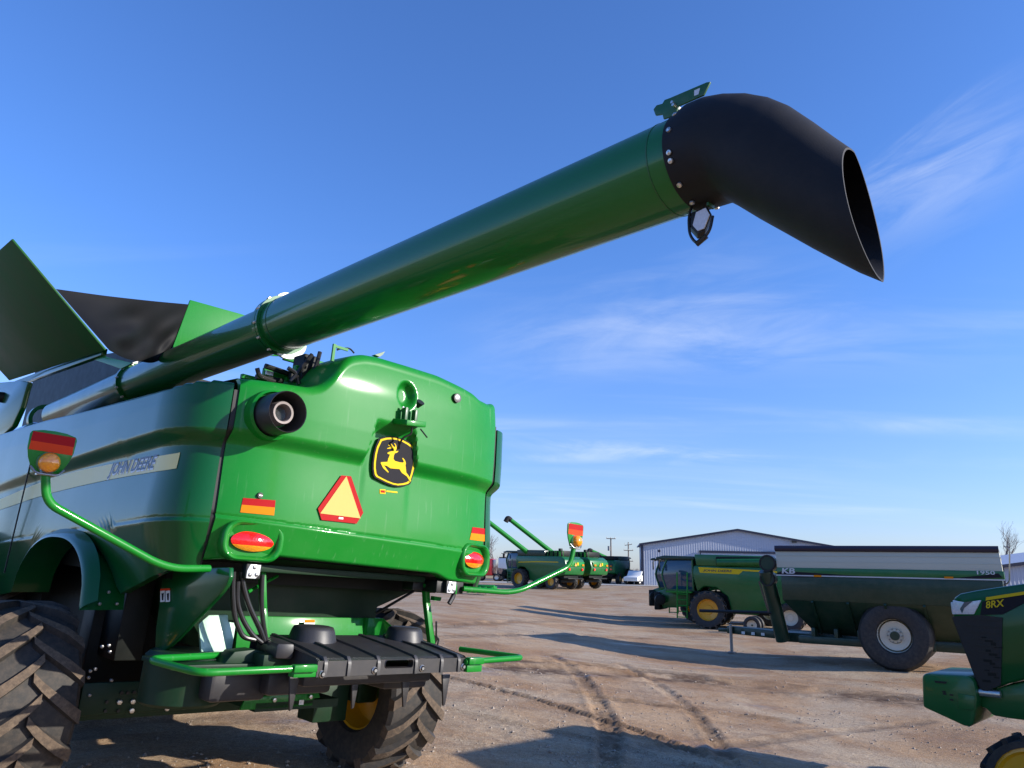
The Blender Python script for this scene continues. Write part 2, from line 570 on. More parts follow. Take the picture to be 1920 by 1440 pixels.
def lettering(name, body, fn, size, mat, parent, shear=0.0, offset=0.0, width=None, height=None):
    """flat letters carried onto a surface by fn(u, v)"""
    me = text_mesh(body, size, shear, 0.0, offset)
    xs = [v.co.x for v in me.vertices]; ys = [v.co.y for v in me.vertices]
    x0, x1, y0, y1 = min(xs), max(xs), min(ys), max(ys)
    sx = width / (x1 - x0) if width else 1
    sy = height / (y1 - y0) if height else sx
    for v in me.vertices:
        v.co = fn((v.co.x - x0) * sx, (v.co.y - y0) * sy)
    me.materials.clear()
    me.materials.append(mat)
    o = bpy.data.objects.new(name, me)
    COL.objects.link(o)
    o.parent = parent
    return o

# ------------------------------------------------------------------ the ground
def ngrid_noise(x, y, seed, scale, octaves=4, gain=0.5):
    """value noise on arrays"""
    out = np.zeros_like(x)
    amp, tot = 1.0, 0.0
    g = np.random.default_rng(seed)
    for o in range(octaves):
        t = g.random((256, 256))
        fx, fy = x * scale + 37.1 * (o + 1), y * scale + 91.7 * (o + 1)
        ix, iy = np.floor(fx).astype(int), np.floor(fy).astype(int)
        tx, ty = fx - ix, fy - iy
        tx, ty = tx * tx * (3 - 2 * tx), ty * ty * (3 - 2 * ty)
        a = t[ix % 256, iy % 256]; b = t[(ix + 1) % 256, iy % 256]
        c = t[ix % 256, (iy + 1) % 256]; d = t[(ix + 1) % 256, (iy + 1) % 256]
        out += amp * ((a * (1 - tx) + b * tx) * (1 - ty) + (c * (1 - tx) + d * tx) * ty)
        tot += amp
        amp *= gain
        scale *= 2.07
    return out / tot

def nsst(a, b, x):
    t = np.clip((x - a) / (b - a), 0, 1)
    return t * t * (3 - 2 * t)

def ground_arr(x, y):
    near = 0.08 - 0.68 * nsst(-4, 7, x)
    far = 0.02 + 0.2 * nsst(70, 95, y)
    k = nsst(40, 68, y)
    return near * (1 - k) + far * k

def path_dist(x, y, pts):
    """distance to a polyline and distance along it"""
    best = np.full(x.shape, 1e9); along = np.zeros(x.shape); side = np.zeros(x.shape)
    acc = 0.0
    for (ax, ay), (bx, by) in zip(pts, pts[1:]):
        dx, dy = bx - ax, by - ay
        l = math.hypot(dx, dy)
        t = np.clip(((x - ax) * dx + (y - ay) * dy) / (l * l), 0, 1)
        ex, ey = x - (ax + t * dx), y - (ay + t * dy)
        d = np.hypot(ex, ey)
        s = (ex * dy - ey * dx) / l
        m = d < best
        best = np.where(m, d, best); along = np.where(m, acc + t * l, along); side = np.where(m, s, side)
        acc += l
    return best, along, side

def px_path(px):
    return [tuple(gpt(*p).xy) for p in px]

def smooth_path(pts, n=6):
    P = [np.array(p) for p in pts]
    P = [2 * P[0] - P[1]] + P + [2 * P[-1] - P[-2]]
    out = []
    for i in range(1, len(P) - 2):
        for k in range(n):
            t = k / n
            out.append(tuple(0.5 * ((2 * P[i]) + (P[i + 1] - P[i - 1]) * t + (2 * P[i - 1] - 5 * P[i] + 4 * P[i + 1] - P[i + 2]) * t * t
                                    + (3 * P[i] - P[i - 1] - 3 * P[i + 1] + P[i + 2]) * t ** 3)))
    out.append(tuple(P[-2]))
    return out

ruts = [  # centre line, width, depth, lugs, muddiness
    (smooth_path(px_path([(1035, 1228), (1068, 1250), (1100, 1285), (1128, 1330), (1142, 1380), (1138, 1440)])), 0.13, 0.020, 1, 0.75),
    (smooth_path(px_path([(1165, 1245), (1225, 1282), (1285, 1325), (1330, 1370), (1360, 1420), (1375, 1460)])), 0.12, 0.018, 1, 0.7),
    (smooth_path(px_path([(835, 1268), (920, 1290), (1010, 1312), (1100, 1342), (1200, 1372), (1330, 1420)])), 0.11, 0.028, 1, 0.8),
    (smooth_path(px_path([(840, 1330), (930, 1350), (1030, 1372), (1160, 1402), (1300, 1440)])), 0.12, 0.016, 0, 0.35),
    (smooth_path(px_path([(960, 1252), (1060, 1258), (1200, 1268), (1340, 1280), (1500, 1296), (1700, 1312)])), 0.55, 0.04, 0, 1.0),
    (smooth_path(px_path([(880, 1238), (1000, 1241), (1130, 1250), (1300, 1270)])), 0.30, 0.03, 0, 0.95),
    (smooth_path(px_path([(1080, 1300), (1200, 1318), (1330, 1335), (1480, 1352)])), 0.14, 0.02, 1, 0.8),
    (smooth_path(px_path([(1220, 1400), (1380, 1395), (1560, 1372), (1740, 1352)])), 0.14, 0.015, 0, 0.5),
    (smooth_path(px_path([(820, 1175), (900, 1169), (1010, 1165), (1130, 1163)])), 0.35, 0.012, 1, 0.45),
    (smooth_path(px_path([(820, 1195), (930, 1190), (1080, 1192), (1200, 1196)])), 0.30, 0.012, 1, 0.45),
    (smooth_path(px_path([(150, 1375), (350, 1350), (560, 1345), (700, 1380)])), 0.35, 0.02, 0, 0.45),
]

def build_ground():
    nr, nc = 640, 560
    ys = np.concatenate([np.array([-400., -150., -60., -28.]), np.linspace(-14, 2.5, 40)[:-1], 2.5 * (140 / 2.5) ** (np.linspace(0, 1, nr) ** 1.12), np.array([170, 220, 300, 450, 700, 1100, 1800, 3000, 4500])])
    tt = np.linspace(-1, 1, nc)
    tt = np.sign(tt) * (np.abs(tt) ** 1.25)
    Y, T = np.meshgrid(ys, tt, indexing='ij')
    W = 10 + np.abs(Y) * 1.05
    X = T * W * (1 + 14 * nsst(0.8, 1.0, np.abs(T)))
    Z = ground_arr(X, Y)
    near = 1 - nsst(30, 75, np.hypot(X, Y))
    Z += near * (0.05 * (ngrid_noise(X, Y, 3, 0.35, 3) - 0.5) + 0.034 * (ngrid_noise(X, Y, 5, 2.2, 4, 0.55) - 0.5))
    clod = ngrid_noise(X, Y, 8, 9.0, 3, 0.6)
    patch = nsst(0.45, 0.62, ngrid_noise(X, Y, 9, 0.5, 3))
    Z += near * patch * 0.045 * np.clip(clod - 0.52, 0, 1)
    mud = np.zeros_like(X)
    for pts, w, dep, lug, md in ruts:
        x0 = min(p[0] for p in pts) - 2; x1 = max(p[0] for p in pts) + 2
        y0 = min(p[1] for p in pts) - 2; y1 = max(p[1] for p in pts) + 2
        m = (X > x0) & (X < x1) & (Y > y0) & (Y < y1)
        d, al, sd = path_dist(X[m], Y[m], pts)
        wob = 0.8 + 0.5 * ngrid_noise(X[m], Y[m], 21, 1.3, 3)
        ww = w * wob
        core = 1 - nsst(0.7, 1.15, d / ww)
        berm = np.exp(-((d / ww - 1.35) / 0.28) ** 2)
        z = -dep * core + dep * 0.8 * berm * (0.4 + 1.2 * ngrid_noise(X[m], Y[m], 33, 6.0, 3))
        if lug:
            ph = al / 0.24 + np.abs(sd) / w * 0.9
            z += core * 0.014 * np.clip(np.sin(2 * np.pi * ph) * 2.2, -1, 1)
        Z[m] += z
        mm = mud[m]
        nn = ngrid_noise(X[m], Y[m], 41, 1.1, 4)
        mud[m] = np.maximum(mm, md * np.clip(core + 0.6 * berm, 0, 1) * nsst(0.22, 0.5, nn))
    n, mcol = X.shape
    co = np.stack([X, Y, Z], -1).reshape(-1, 3)
    idx = np.arange(n * mcol).reshape(n, mcol)
    f = np.stack([idx[:-1, :-1], idx[:-1, 1:], idx[1:, 1:], idx[1:, :-1]], -1).reshape(-1, 4)
    me = bpy.data.meshes.new('ground')
    me.vertices.add(len(co)); me.vertices.foreach_set('co', co.ravel())
    me.loops.add(f.size); me.loops.foreach_set('vertex_index', f.ravel().astype(np.int32))
    me.polygons.add(len(f))
    me.polygons.foreach_set('loop_start', np.arange(0, f.size, 4, dtype=np.int32))
    me.polygons.foreach_set('loop_total', np.full(len(f), 4, dtype=np.int32))
    me.update(calc_edges=True)
    me.polygons.foreach_set('use_smooth', np.ones(len(f), dtype=bool))
    at = me.attributes.new('mud', 'FLOAT', 'POINT')
    at.data.foreach_set('value', mud.ravel().astype(np.float32))
    o = bpy.data.objects.new('ground', me)
    COL.objects.link(o)
    tag(o, kind='structure')
    return o, (X, Y, Z)

def ground_material():
    m, nt, b = nmat('bare_dirt_and_gravel')
    L = nt.links.new
    def node(t, **kw):
        n = nt.nodes.new(t)
        for k, v in kw.items():
            setattr(n, k, v)
        return n
    geo = node('ShaderNodeNewGeometry')
    def noise(scale, det=6, rough=0.6, dist=0.0, stretch=None):
        n = node('ShaderNodeTexNoise')
        n.inputs['Scale'].default_value = scale
        n.inputs['Detail'].default_value = det
        n.inputs['Roughness'].default_value = rough
        n.inputs['Distortion'].default_value = dist
        if stretch:
            mp = node('ShaderNodeMapping')
            mp.inputs['Scale'].default_value = stretch[0]
            mp.inputs['Rotation'].default_value = (0, 0, stretch[1])
            L(geo.outputs['Position'], mp.inputs[0]); L(mp.outputs[0], n.inputs['Vector'])
        else:
            L(geo.outputs['Position'], n.inputs['Vector'])
        return n.outputs['Fac']
    def rng_(v, a, b_, lo=0.0, hi=1.0):
        n = node('ShaderNodeMapRange', interpolation_type='SMOOTHSTEP')
        n.inputs['From Min'].default_value = a; n.inputs['From Max'].default_value = b_
        n.inputs['To Min'].default_value = lo; n.inputs['To Max'].default_value = hi
        L(v, n.inputs['Value'])
        return n.outputs[0]
    def mix(f, a, c, mode='MIX'):
        n = node('ShaderNodeMix', data_type='RGBA', blend_type=mode)
        if isinstance(f, (int, float)): n.inputs[0].default_value = f
        else: L(f, n.inputs[0])
        for i, s in ((6, a), (7, c)):
            if isinstance(s, tuple): n.inputs[i].default_value = (*s, 1)
            else: L(s, n.inputs[i])
        return n.outputs[2]
    dirt = mix(rng_(noise(0.45, 5), 0.35, 0.65), (0.27, 0.148, 0.068), (0.40, 0.255, 0.135))
    gravel = mix(rng_(noise(55, 3, 0.7), 0.3, 0.7), (0.26, 0.185, 0.115), (0.55, 0.43, 0.295))
    gmask = rng_(noise(0.30, 7, 0.65, 0.6), 0.40, 0.62)
    c = mix(gmask, dirt, gravel)
    # dry pale crust with distance-independent long drag streaks
    streak = rng_(noise(1.0, 6, 0.6, 0.4, ((0.35, 1.6, 1), R(14))), 0.50, 0.72)
    c = mix(streak, c, mix(0.5, c, (0.17, 0.105, 0.065)))
    c = mix(rng_(noise(16, 7, 0.75), 0.42, 0.66, 0.0, 0.5), c, (0.14, 0.085, 0.05))
    speck = rng_(noise(130, 2, 0.5), 0.60, 0.72)
    c = mix(speck, c, (0.62, 0.57, 0.52))
    dark = rng_(noise(85, 3, 0.6), 0.60, 0.75)
    c = mix(dark, c, (0.11, 0.078, 0.055))
    at = node('ShaderNodeAttribute', attribute_name='mud')
    mudf = node('ShaderNodeMath', operation='MULTIPLY'); L(at.outputs['Fac'], mudf.inputs[0]); L(rng_(noise(3.5, 6, 0.65), 0.30, 0.62, 0.35, 1.0), mudf.inputs[1])
    c = mix(mudf.outputs[0], c, (0.085, 0.048, 0.028))
    L(c, b.inputs['Base Color'])
    # thin wet skin lying in hollows of the yard
    wet = rng_(noise(0.55, 5, 0.6, 0.8, ((0.35, 1.2, 1), R(8))), 0.60, 0.68)
    rgh = node('ShaderNodeMapRange'); rgh.inputs['To Min'].default_value = 0.92; rgh.inputs['To Max'].default_value = 0.38
    L(wet, rgh.inputs['Value']); L(rgh.outputs[0], b.inputs['Roughness'])
    b.inputs['Specular IOR Level'].default_value = 0.25
    bn = node('ShaderNodeBump'); bn.inputs['Strength'].default_value = 0.85; bn.inputs['Distance'].default_value = 0.012
    L(noise(38, 6, 0.75), bn.inputs['Height'])
    bn2 = node('ShaderNodeBump'); bn2.inputs['Strength'].default_value = 0.5; bn2.inputs['Distance'].default_value = 0.03
    L(noise(9, 4, 0.7), bn2.inputs['Height']); L(bn.outputs[0], bn2.inputs['Normal'])
    L(bn2.outputs[0], b.inputs['Normal'])
    return m

ground, GA = build_ground()
ground.data.materials.append(ground_material())

def pebbles():
    """loose stones lying on the near dirt"""
    X, Y, Z = GA
    n = 20000
    t = rng.random(n)
    yy = 4.2 * (26 / 4.2) ** t
    xx = (rng.random(n) * 1.75 - 0.78) * yy
    keep = ngrid_noise(xx, yy, 77, 0.7, 3) > 0.44
    xx, yy = xx[keep], yy[keep]
    ys = Y[:, 0]; tt = np.sign(np.linspace(-1, 1, X.shape[1])) * np.abs(np.linspace(-1, 1, X.shape[1])) ** 1.25
    ri = np.clip(np.searchsorted(ys, yy), 1, len(ys) - 1)
    ci = np.clip(np.searchsorted(tt, xx / (10 + np.abs(yy) * 1.05)), 1, len(tt) - 1)
    zz = Z[ri, ci]
    base = np.array([(1, 0, 0), (-1, 0, 0), (0, 1, 0), (0, -1, 0), (0, 0, 1), (0, 0, -1)], float)
    fs = np.array([(0, 2, 4), (2, 1, 4), (1, 3, 4), (3, 0, 4), (2, 0, 5), (1, 2, 5), (3, 1, 5), (0, 3, 5)])
    N = len(xx)
    s = (0.005 + 0.024 * rng.random(N) ** 3.5)[:, None, None]
    jit = base[None] * (0.6 + 0.8 * rng.random((N, 6, 1))) + 0.25 * (rng.random((N, 6, 3)) - 0.5)
    jit[:, :, 2] *= 0.7
    co = jit * s + np.stack([xx, yy, zz + 0.002], -1)[:, None, :]
    f = (fs[None] + (np.arange(N) * 6)[:, None, None]).reshape(-1, 3)
    me = bpy.data.meshes.new('gravel')
    me.from_pydata(co.reshape(-1, 3).tolist(), [], f.tolist())
    me.materials.append(paint('loose_stones', (0.30, 0.245, 0.195), 0.9, var=0.5, vscale=40))
    o = bpy.data.objects.new('gravel', me)
    COL.objects.link(o)
    tag(o, 'loose gravel scattered over the muddy yard', 'gravel', kind='stuff')
pebbles()

def sheet(name, pts, mat, dz, kind='structure', sub=8):
    """a strip of pavement laid over the ground: two polylines of equal length"""
    a, b = pts
    rows = []
    for (p, q) in zip(a, b):
        rows.append([(p[0] + (q[0] - p[0]) * t / sub, p[1] + (q[1] - p[1]) * t / sub,
                      ground_h(p[0] + (q[0] - p[0]) * t / sub, p[1] + (q[1] - p[1]) * t / sub) + dz) for t in range(sub + 1)])
    o = MB().grid(rows).build(name, mat, recalc=False)
    tag(o, kind=kind)
    return o

xs_ = [-60 + 10 * i for i in range(24)]
sheet('concrete_apron', ([(x, 90.5) for x in xs_], [(x, 100) for x in xs_]), M['asphalt'], 0.03)
sheet('grass_verge', ([(x * 3, 128) for x in xs_], [(x * 3, 175) for x in xs_]), M['fieldtan'], 0.06)
sheet('road', ([(x * 3, 112) for x in xs_], [(x * 3, 121) for x in xs_]), paint('grey_asphalt', (0.09, 0.09, 0.095), 0.85, var=0.2), 0.05)

# ================================================================== the big combine harvester in front
YAW = R(45)
_cm = Matrix.Rotation(YAW, 3, 'Z') @ Matrix.Rotation(R(1.6), 3, 'X') @ Matrix.Rotation(R(2.6), 3, 'Y')
CF = Frame(Vector((-0.982, 5.828, 0.03)) + _cm @ Vector((-0.155, 0, 0)), YAW, R(1.6), R(2.6))
combine = thing('combine_harvester', 'huge bright green combine harvester seen from behind, its long unloading auger reaching over the yard', 'combine harvester', CF)
at = CF.at

XC, HW = 0.075, 1.235           # middle and half width of the rear hood

def bow(x):
    a = abs(x - XC) / HW
    return 0.05 * a ** 2 + 0.125 * a ** 5

def pr(z, zs, zc, amp=1.0):
    """how far the skin stands back at height z: a shelf at zs, a crease at zc"""
    step = 0.078 * (1 - sst(zs - 0.055, zs + 0.055, z))
    low = sst(zc, zs - 0.05, z)
    if z < zs - 0.05:
        step = 0.050 + 0.028 * low ** 0.9
    v = amp * step
    if z < zc:
        v += 0.30 * (zc - z) - 0.022 * sst(0, 0.03, zc - z) + 0.006
    v += 0.04 * max(0, z - 2.7) + 0.42 * max(0, z - 2.98) ** 2
    return v

def hood_zs(x):
    return 2.500 - 0.01 * (x - XC) + 0.275 * (sst(-0.235, -0.165, x - 0.062) * (1 - sst(0.185, 0.255, x - 0.062)))

def hood_zc(x):
    return 1.945 - 0.028 * (x - XC)

HB = [(-1.3, 1.665), (-0.9, 1.72), (-0.78, 1.745), (0.72, 1.71), (0.86, 1.665), (1.3, 1.645)]
_crest = [(452, 711), (475, 713), (500, 716), (540, 722), (572, 727), (592, 724), (606, 715), (618, 703), (630, 688), (642, 675), (656, 667), (680, 664), (706, 668), (760, 684), (820, 703), (868, 727), (884, 737), (895, 749), (912, 758), (938, 766)]
HT = []
for q in _crest:
    y_ = 0.12
    for _ in range(12):
        p_ = CF.at(*q, Y=y_); y_ = bow(p_.x) + 0.10
    HT.append((p_.x, p_.z))
HT = [(-1.6, HT[0][1])] + HT + [(1.8, HT[-1][1])]

def lerp_tab(tab, x):
    if x <= tab[0][0]: return tab[0][1]
    for (a, p), (b, q) in zip(tab, tab[1:]):
        if x <= b:
            return p + (q - p) * (x - a) / (b - a)
    return tab[-1][1]

def soft_tab(tab, x, w=0.05):
    return sum(lerp_tab(tab, x + w * k) for k in (-1, -0.5, 0, 0.5, 1)) / 5

def hood_y(x, z):
    q = ((x - 0.145) / 0.095) ** 2 + ((z - 3.072) / 0.122) ** 2
    return bow(x) + pr(z, hood_zs(x), hood_zc(x)) + 0.075 * sst(0.0, 0.9, 1.05 - q)

def hp(px, py, off=0.0):
    p = CF.on(px, py, lambda x, z: hood_y(x, min(z, 3.2)))
    p.y -= off
    return p

def make_hood():
    nx = 190
    cols = [XC - HW + 2 * HW * i / nx for i in range(nx + 1)]
    rows = []
    nz = 150
    rad = 0.085
    for j in range(nz + 1):
        t = j / nz
        row = []
        for x in cols:
            zb, zt = soft_tab(HB, x, 0.04), soft_tab(HT, x, 0.025)
            z = zb + (zt - rad - zb) * t
            row.append(Vector((x, hood_y(x, z), z)))
        rows.append(row)
    # rolled-over top edge
    for k in range(1, 13):
        a = k / 12 * R(86)
        row = []
        for x in cols:
            zt = soft_tab(HT, x, 0.025)
            z0 = zt - rad
            y0 = hood_y(x, z0)
            row.append(Vector((x, y0 + rad * (1 - math.cos(a)), z0 + rad * math.sin(a))))
        rows.append(row)
    for d in (0.25, 0.8):
        rows.append([Vector((p.x, p.y + d, p.z + 0.01)) for p in rows[153 + 9]])
    # turned-in bottom lip and side returns
    lip = [[Vector((p.x, p.y + 0.10, p.z - 0.01)) for p in rows[0]], [Vector((p.x, p.y + 0.02, p.z - 0.012)) for p in rows[0]]]
    rows = lip + rows
    for r in rows:
        r.insert(0, Vector((r[0].x + 0.012, r[0].y + 0.07, r[0].z)))
        r.append(Vector((r[-1].x - 0.012, r[-1].y + 0.07, r[-1].z)))
    return MB().grid(rows).build('rear_hood', M['green'], combine, smooth=60)
make_hood()

# ---- left flank: turns the corner from the rear and runs forward
P0, P1, P2 = Vector((XC - HW - 0.042, bow(XC - HW) + 0.012, 0)), Vector((-1.475, 0.255, 0)), Vector((-1.5, 0.68, 0))
FRONT = 9.2
def flank_xy(s):
    """s in 0..1 round the corner, beyond that metres forward"""
    if s <= 1:
        p = P0 * (1 - s) ** 2 + P1 * 2 * s * (1 - s) + P2 * s * s
        d = (P1 - P0) * 2 * (1 - s) + (P2 - P1) * 2 * s
    else:
        p = Vector((-1.5, 0.68 + (s - 1), 0)); d = Vector((0, 1, 0))
    d.normalize()
    return p, Vector((-d.y, d.x, 0))
def flank_zs(y): return 2.490 - 0.030 * y - 0.0035 * y * y
def flank_zc(y): return 1.960 - 0.058 * y
ARCH = (2.30, 1.02, 0.50)     # centre along the side, half length, rise
def flank_zb(y):
    base = lerp_tab([(0.1, 1.64), (0.35, 1.60), (1.2, 1.40), (1.32, 1.36), (3.3, 1.33), (4.6, 1.16), (9.5, 0.9)], y)
    a = (y - ARCH[0]) / ARCH[1]
    if abs(a) < 1:
        base = max(base, 1.30 + ARCH[2] * (1 - abs(a) ** 2.4) ** 0.5)
    return base
_ft = [CF.at(*q, X=-1.5) for q in ((352, 719), (300, 734), (250, 748), (200, 761), (150, 774), (80, 790))]
_ft = [(0.1, 2.875), (0.35, 2.885)] + [(p.y, p.z) for p in _ft] + [(9.5, _ft[-1].z + 0.05)]
def flank_zt(y):
    return soft_tab(_ft, y, 0.2)
def flank_pt(s, z, off=0.0):
    p, n = flank_xy(s)
    y = p.y
    amp = 1.0 - 0.72 * sst(1.0, 6.0, y)
    q = pr(z, flank_zs(y), flank_zc(y), amp)
    return Vector((p.x, p.y, z)) - n * (-off + q) * 1.0 if False else Vector((p.x + n.x * (off - q), p.y + n.y * (off - q), z))
def flank_s(y):
    if y >= 0.68: return 1 + y - 0.68
    lo, hi = 0.0, 1.0
    for _ in range(30):
        m = (lo + hi) / 2
        if flank_xy(m)[0].y < y: lo = m
        else: hi = m
    return lo
def make_flank():
    ss = [i / 26 for i in range(27)] + [1 + 0.07 * i for i in range(1, 50)] + [4.45 + 0.25 * i for i in range(20)]
    rows = []
    nz = 110
    for s in ss:
        p, n = flank_xy(s)
        y = p.y
        zb, zt = flank_zb(y), flank_zt(y)
        col = []
        zbv = flank_pt(s, zb)
        col.append(zbv - n * 0.07 + Vector((0, 0, 0.01)))
        for j in range(nz + 1):
            z = zb + (zt - zb) * j / nz
            col.append(flank_pt(s, z))
        top = col[-1]
        col.append(top - n * 0.015 + Vector((0, 0, 0.012)))
        col.append(top - n * 0.10 + Vector((0, 0, 0.014)))
        rows.append(col)
    rows.insert(0, [p - flank_xy(0)[1] * 0.07 + Vector((0.005, 0, 0)) for p in rows[0]])
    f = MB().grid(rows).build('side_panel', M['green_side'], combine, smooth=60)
    # flared lip of the wheel arch
    lip_o, lip_i = [], []
    for i in range(41):
        a = -1 + 2 * i / 40
        y = ARCH[0] + ARCH[1] * a * 1.0
        z = 1.30 + ARCH[2] * (1 - min(1, abs(a)) ** 2.4) ** 0.5
        lip_o.append((y, z))
    rows = []
    for k in range(6):
        t = k / 5
        rows.append([Vector((-1.5 + 0.035 - 0.085 * math.sin(t * math.pi * 0.5), ARCH[0] + (y - ARCH[0]) * (1.0 - 0.085 * t + 0.05), z + (0.035 - 0.075 * t))) for y, z in lip_o])
    rows.append([Vector((p.x + 0.30, p.y, p.z + 0.01)) for p in rows[-1]])
    MB().grid(rows).build('wheel_arch_lip', M['green_side'], f)
    MB().box((-1.503, 3.905, 2.0), (0.012, 0.010, 1.2)).build('panel_seam', M['seal'], f)
    return f
flank = make_flank()

# right flank, seen only as a sliver behind the rear edge
def right_flank():
    rows = []
    for s in [i / 14 for i in range(15)] + [1.5, 4, 8]:
        p, n = flank_xy(min(s, 9))
        col = []
        zt = 3.03
        for j in range(70):
            z = 1.60 + (zt - 1.60) * j / 69
            q = flank_pt(s, z)
            col.append(Vector((2 * XC - q.x, q.y, z)))
        rows.append(col)
    rows.insert(0, [p + Vector((0.0, 0.07, 0)) for p in rows[0]])
    MB().grid(rows).build('side_panel', M['green_side'], combine, smooth=60, label='right hand green side panel behind the rear edge')
right_flank()
# black seals standing in the two gaps
for sgn in (-1, 1):
    rows = []
    for j in range(70):
        z = 1.60 + ((2.83 if sgn < 0 else 3.06) - 1.60) * j / 69
        x = XC + sgn * HW
        y = hood_y(x, z)
        rows.append([Vector((x - sgn * 0.02, y + 0.045, z)), Vector((x - sgn * 0.004, y + 0.014, z)), Vector((x + sgn * 0.030, y + 0.020, z)), Vector((x + sgn * 0.05, y + 0.055, z))])
    MB().grid(rows).build('gap_seal', M['seal'], combine)

# ---- stripe and maker's letters on the flank
def fl(px, py, off=0.0):
    p = at(px, py, X=-1.5)
    for _ in range(25):
        q = flank_pt(flank_s(max(0.16, p.y)), p.z)
        p = at(px, py, X=q.x)
    return flank_pt(flank_s(max(0.16, p.y)), p.z, off)
st_top = [(343, 848), (300, 855), (250, 862), (200, 872), (150, 882), (100, 896), (60, 911), (20, 928), (-20, 945)]
st_bot = [(335, 878), (295, 884), (246, 892), (197, 901), (147, 912), (98, 924), (58, 936), (18, 950), (-22, 963)]
def dense(pts, n=8):
    return [(a[0] + (b[0] - a[0]) * k / n, a[1] + (b[1] - a[1]) * k / n) for a, b in zip(pts, pts[1:]) for k in range(n)] + [pts[-1]]
rows = []
for a, b in zip(dense(st_top), dense(st_bot)):
    rows.append([fl(a[0] + (b[0] - a[0]) * t / 4, a[1] + (b[1] - a[1]) * t / 4, 0.004) for t in range(5)])
stripe = MB().grid(rows).build('stripe', M['stripe'], flank, recalc=False)
ya, yb = fl(203, 895), fl(290, 882)
def on_flank(u, v, off):
    k = u / TW
    y = ya.y + (yb.y - ya.y) * k
    z = ya.z - 0.012 + (yb.z - ya.z) * k + v
    return flank_pt(flank_s(y), z, off)
TW = abs(ya.y - yb.y)
for i, (nm, off, dz, mt) in enumerate((('letters_shadow', 0.006, -0.012, M['white']), ('letters', 0.008, 0.0, M['letters']))):
    lettering(nm, 'JOHN DEERE', lambda u, v: on_flank(u + (0.01 if i == 0 else 0), v + dz, off), 0.2, mt, flank, shear=0.28, offset=0.003, width=TW, height=0.128)

# ---- reflectors, triangle, emblem, lamps on the hood
def c4(x, y): return 400 + x * 0.291667, 640 + y * 0.291667
def patch(pts, off, mat, name, parent, thick=0.003):
    P = [hp(*c4(*p), off) for p in pts]
    return MB().prism([p + Vector((0, -thick, 0)) for p in P], (0, thick, 0)).build(name, mat, parent, smooth=0)
def strip_patch(quad, off, mat, name, parent, n=6):
    rows = []
    for j in range(n + 1):
        rows.append([hp(*c4(*[(quad[0][k] * (1 - i / n) + quad[1][k] * i / n) * (1 - j / n) + (quad[3][k] * (1 - i / n) + quad[2][k] * i / n) * j / n for k in (0, 1)]), off) for i in range(n + 1)])
    return MB().grid(rows).build(name, mat, parent)
for q in ([(190, 1006), (398, 1022), (394, 1068), (181, 1050)], [(1664, 1194), (1750, 1204), (1748, 1243), (1657, 1232)]):
    low = [q[3], q[2], (q[2][0] - 5, q[2][1] + (q[2][1] - q[1][1]) * 1.12), (q[3][0] - 10, q[3][1] + (q[3][1] - q[0][1]) * 1.12)]
    base = strip_patch(q, 0.004, M['red'], 'reflector', combine)
    strip_patch(low, 0.004, M['amber_film'], 'amber_half', base)
tri = patch([(818, 862), (880, 868), (958, 1102), (915, 1172), (690, 1148), (667, 1075)], 0.010, M['red'], 'warning_triangle', combine)
patch([(848, 868), (938, 1138), (680, 1106)], 0.014, M['orange'], 'triangle_face', tri)
patch([(800, 1130), (828, 1132), (827, 1144), (799, 1142)], 0.0145, M['white'], 'triangle_label', tri, 0.001)

def c1_(x, y): return 680 + x / 6.258, 700 + y / 6.261
EY0, EY1 = hood_y(0.07, 2.36), hood_y(0.07, 2.66)
def emb(pts, off, mat, name, parent, thick=0.0015):
    c = hp(738, 865)
    P = []
    for x, y in pts:
        p = CF.at(*c1_(x, y), Y=0.055)      # a flat plate standing in the hollow of the hood
        k = (p.z - 2.36) / 0.34
        P.append(Vector((p.x, EY0 * (1 - k) + EY1 * k + 0.006 - off, p.z)))
    return MB().prism([p + Vector((0, -thick, 0)) for p in P], (0, thick, 0)).build(name, mat, parent, smooth=0)
E_OUT = [(185, 766), (250, 744), (330, 740), (395, 745), (480, 772), (545, 808), (600, 850), (614, 880), (622, 960), (620, 1020), (607, 1110), (585, 1190), (550, 1293), (525, 1312), (470, 1326), (400, 1332), (330, 1320), (250, 1290), (132, 1228), (112, 1195), (105, 1120), (108, 1050), (122, 950), (145, 860)]
E_YEL = [(205, 775), (270, 757), (330, 754), (385, 760), (468, 786), (530, 820), (588, 864), (598, 890), (606, 960), (604, 1020), (592, 1110), (572, 1185), (538, 1280), (515, 1298), (465, 1311), (400, 1317), (340, 1306), (262, 1276), (145, 1216), (128, 1188), (119, 1120), (122, 1050), (137, 950), (160, 865)]
E_IN = [(365 + (x - 365) * 0.905, 1037 + (y - 1037) * 0.925) for x, y in E_YEL]
DEER = [(275, 935), (300, 922), (345, 912), (352, 882), (272, 888), (276, 880), (314, 866), (284, 843), (291, 840), (332, 860), (317, 832), (325, 828), (352, 862), (368, 866), (371, 848), (357, 826), (366, 820), (382, 846), (386, 880), (374, 914),
        (409, 912), (388, 934), (362, 940), (350, 972), (346, 1006), (362, 1030), (420, 1046), (456, 1050), (468, 1036), (449, 998), (458, 994), (480, 1020), (492, 1055), (485, 1078), (489, 1110), (493, 1165), (522, 1205), (549, 1256), (538, 1275),
        (500, 1212), (440, 1168), (414, 1125), (370, 1122), (310, 1117), (265, 1087), (233, 1082), (287, 1160), (279, 1168), (223, 1115), (194, 1055), (200, 1044), (236, 1042), (275, 1040), (286, 1000), (306, 955), (280, 947)]
emblem = emb(E_OUT, 0.012, M['decal_black'], 'emblem', combine, 0.02)
emb(E_YEL, 0.0335, M['decal_yellow'], 'emblem_border', emblem)
emb(E_IN, 0.0365, M['decal_black'], 'emblem_field', emblem)
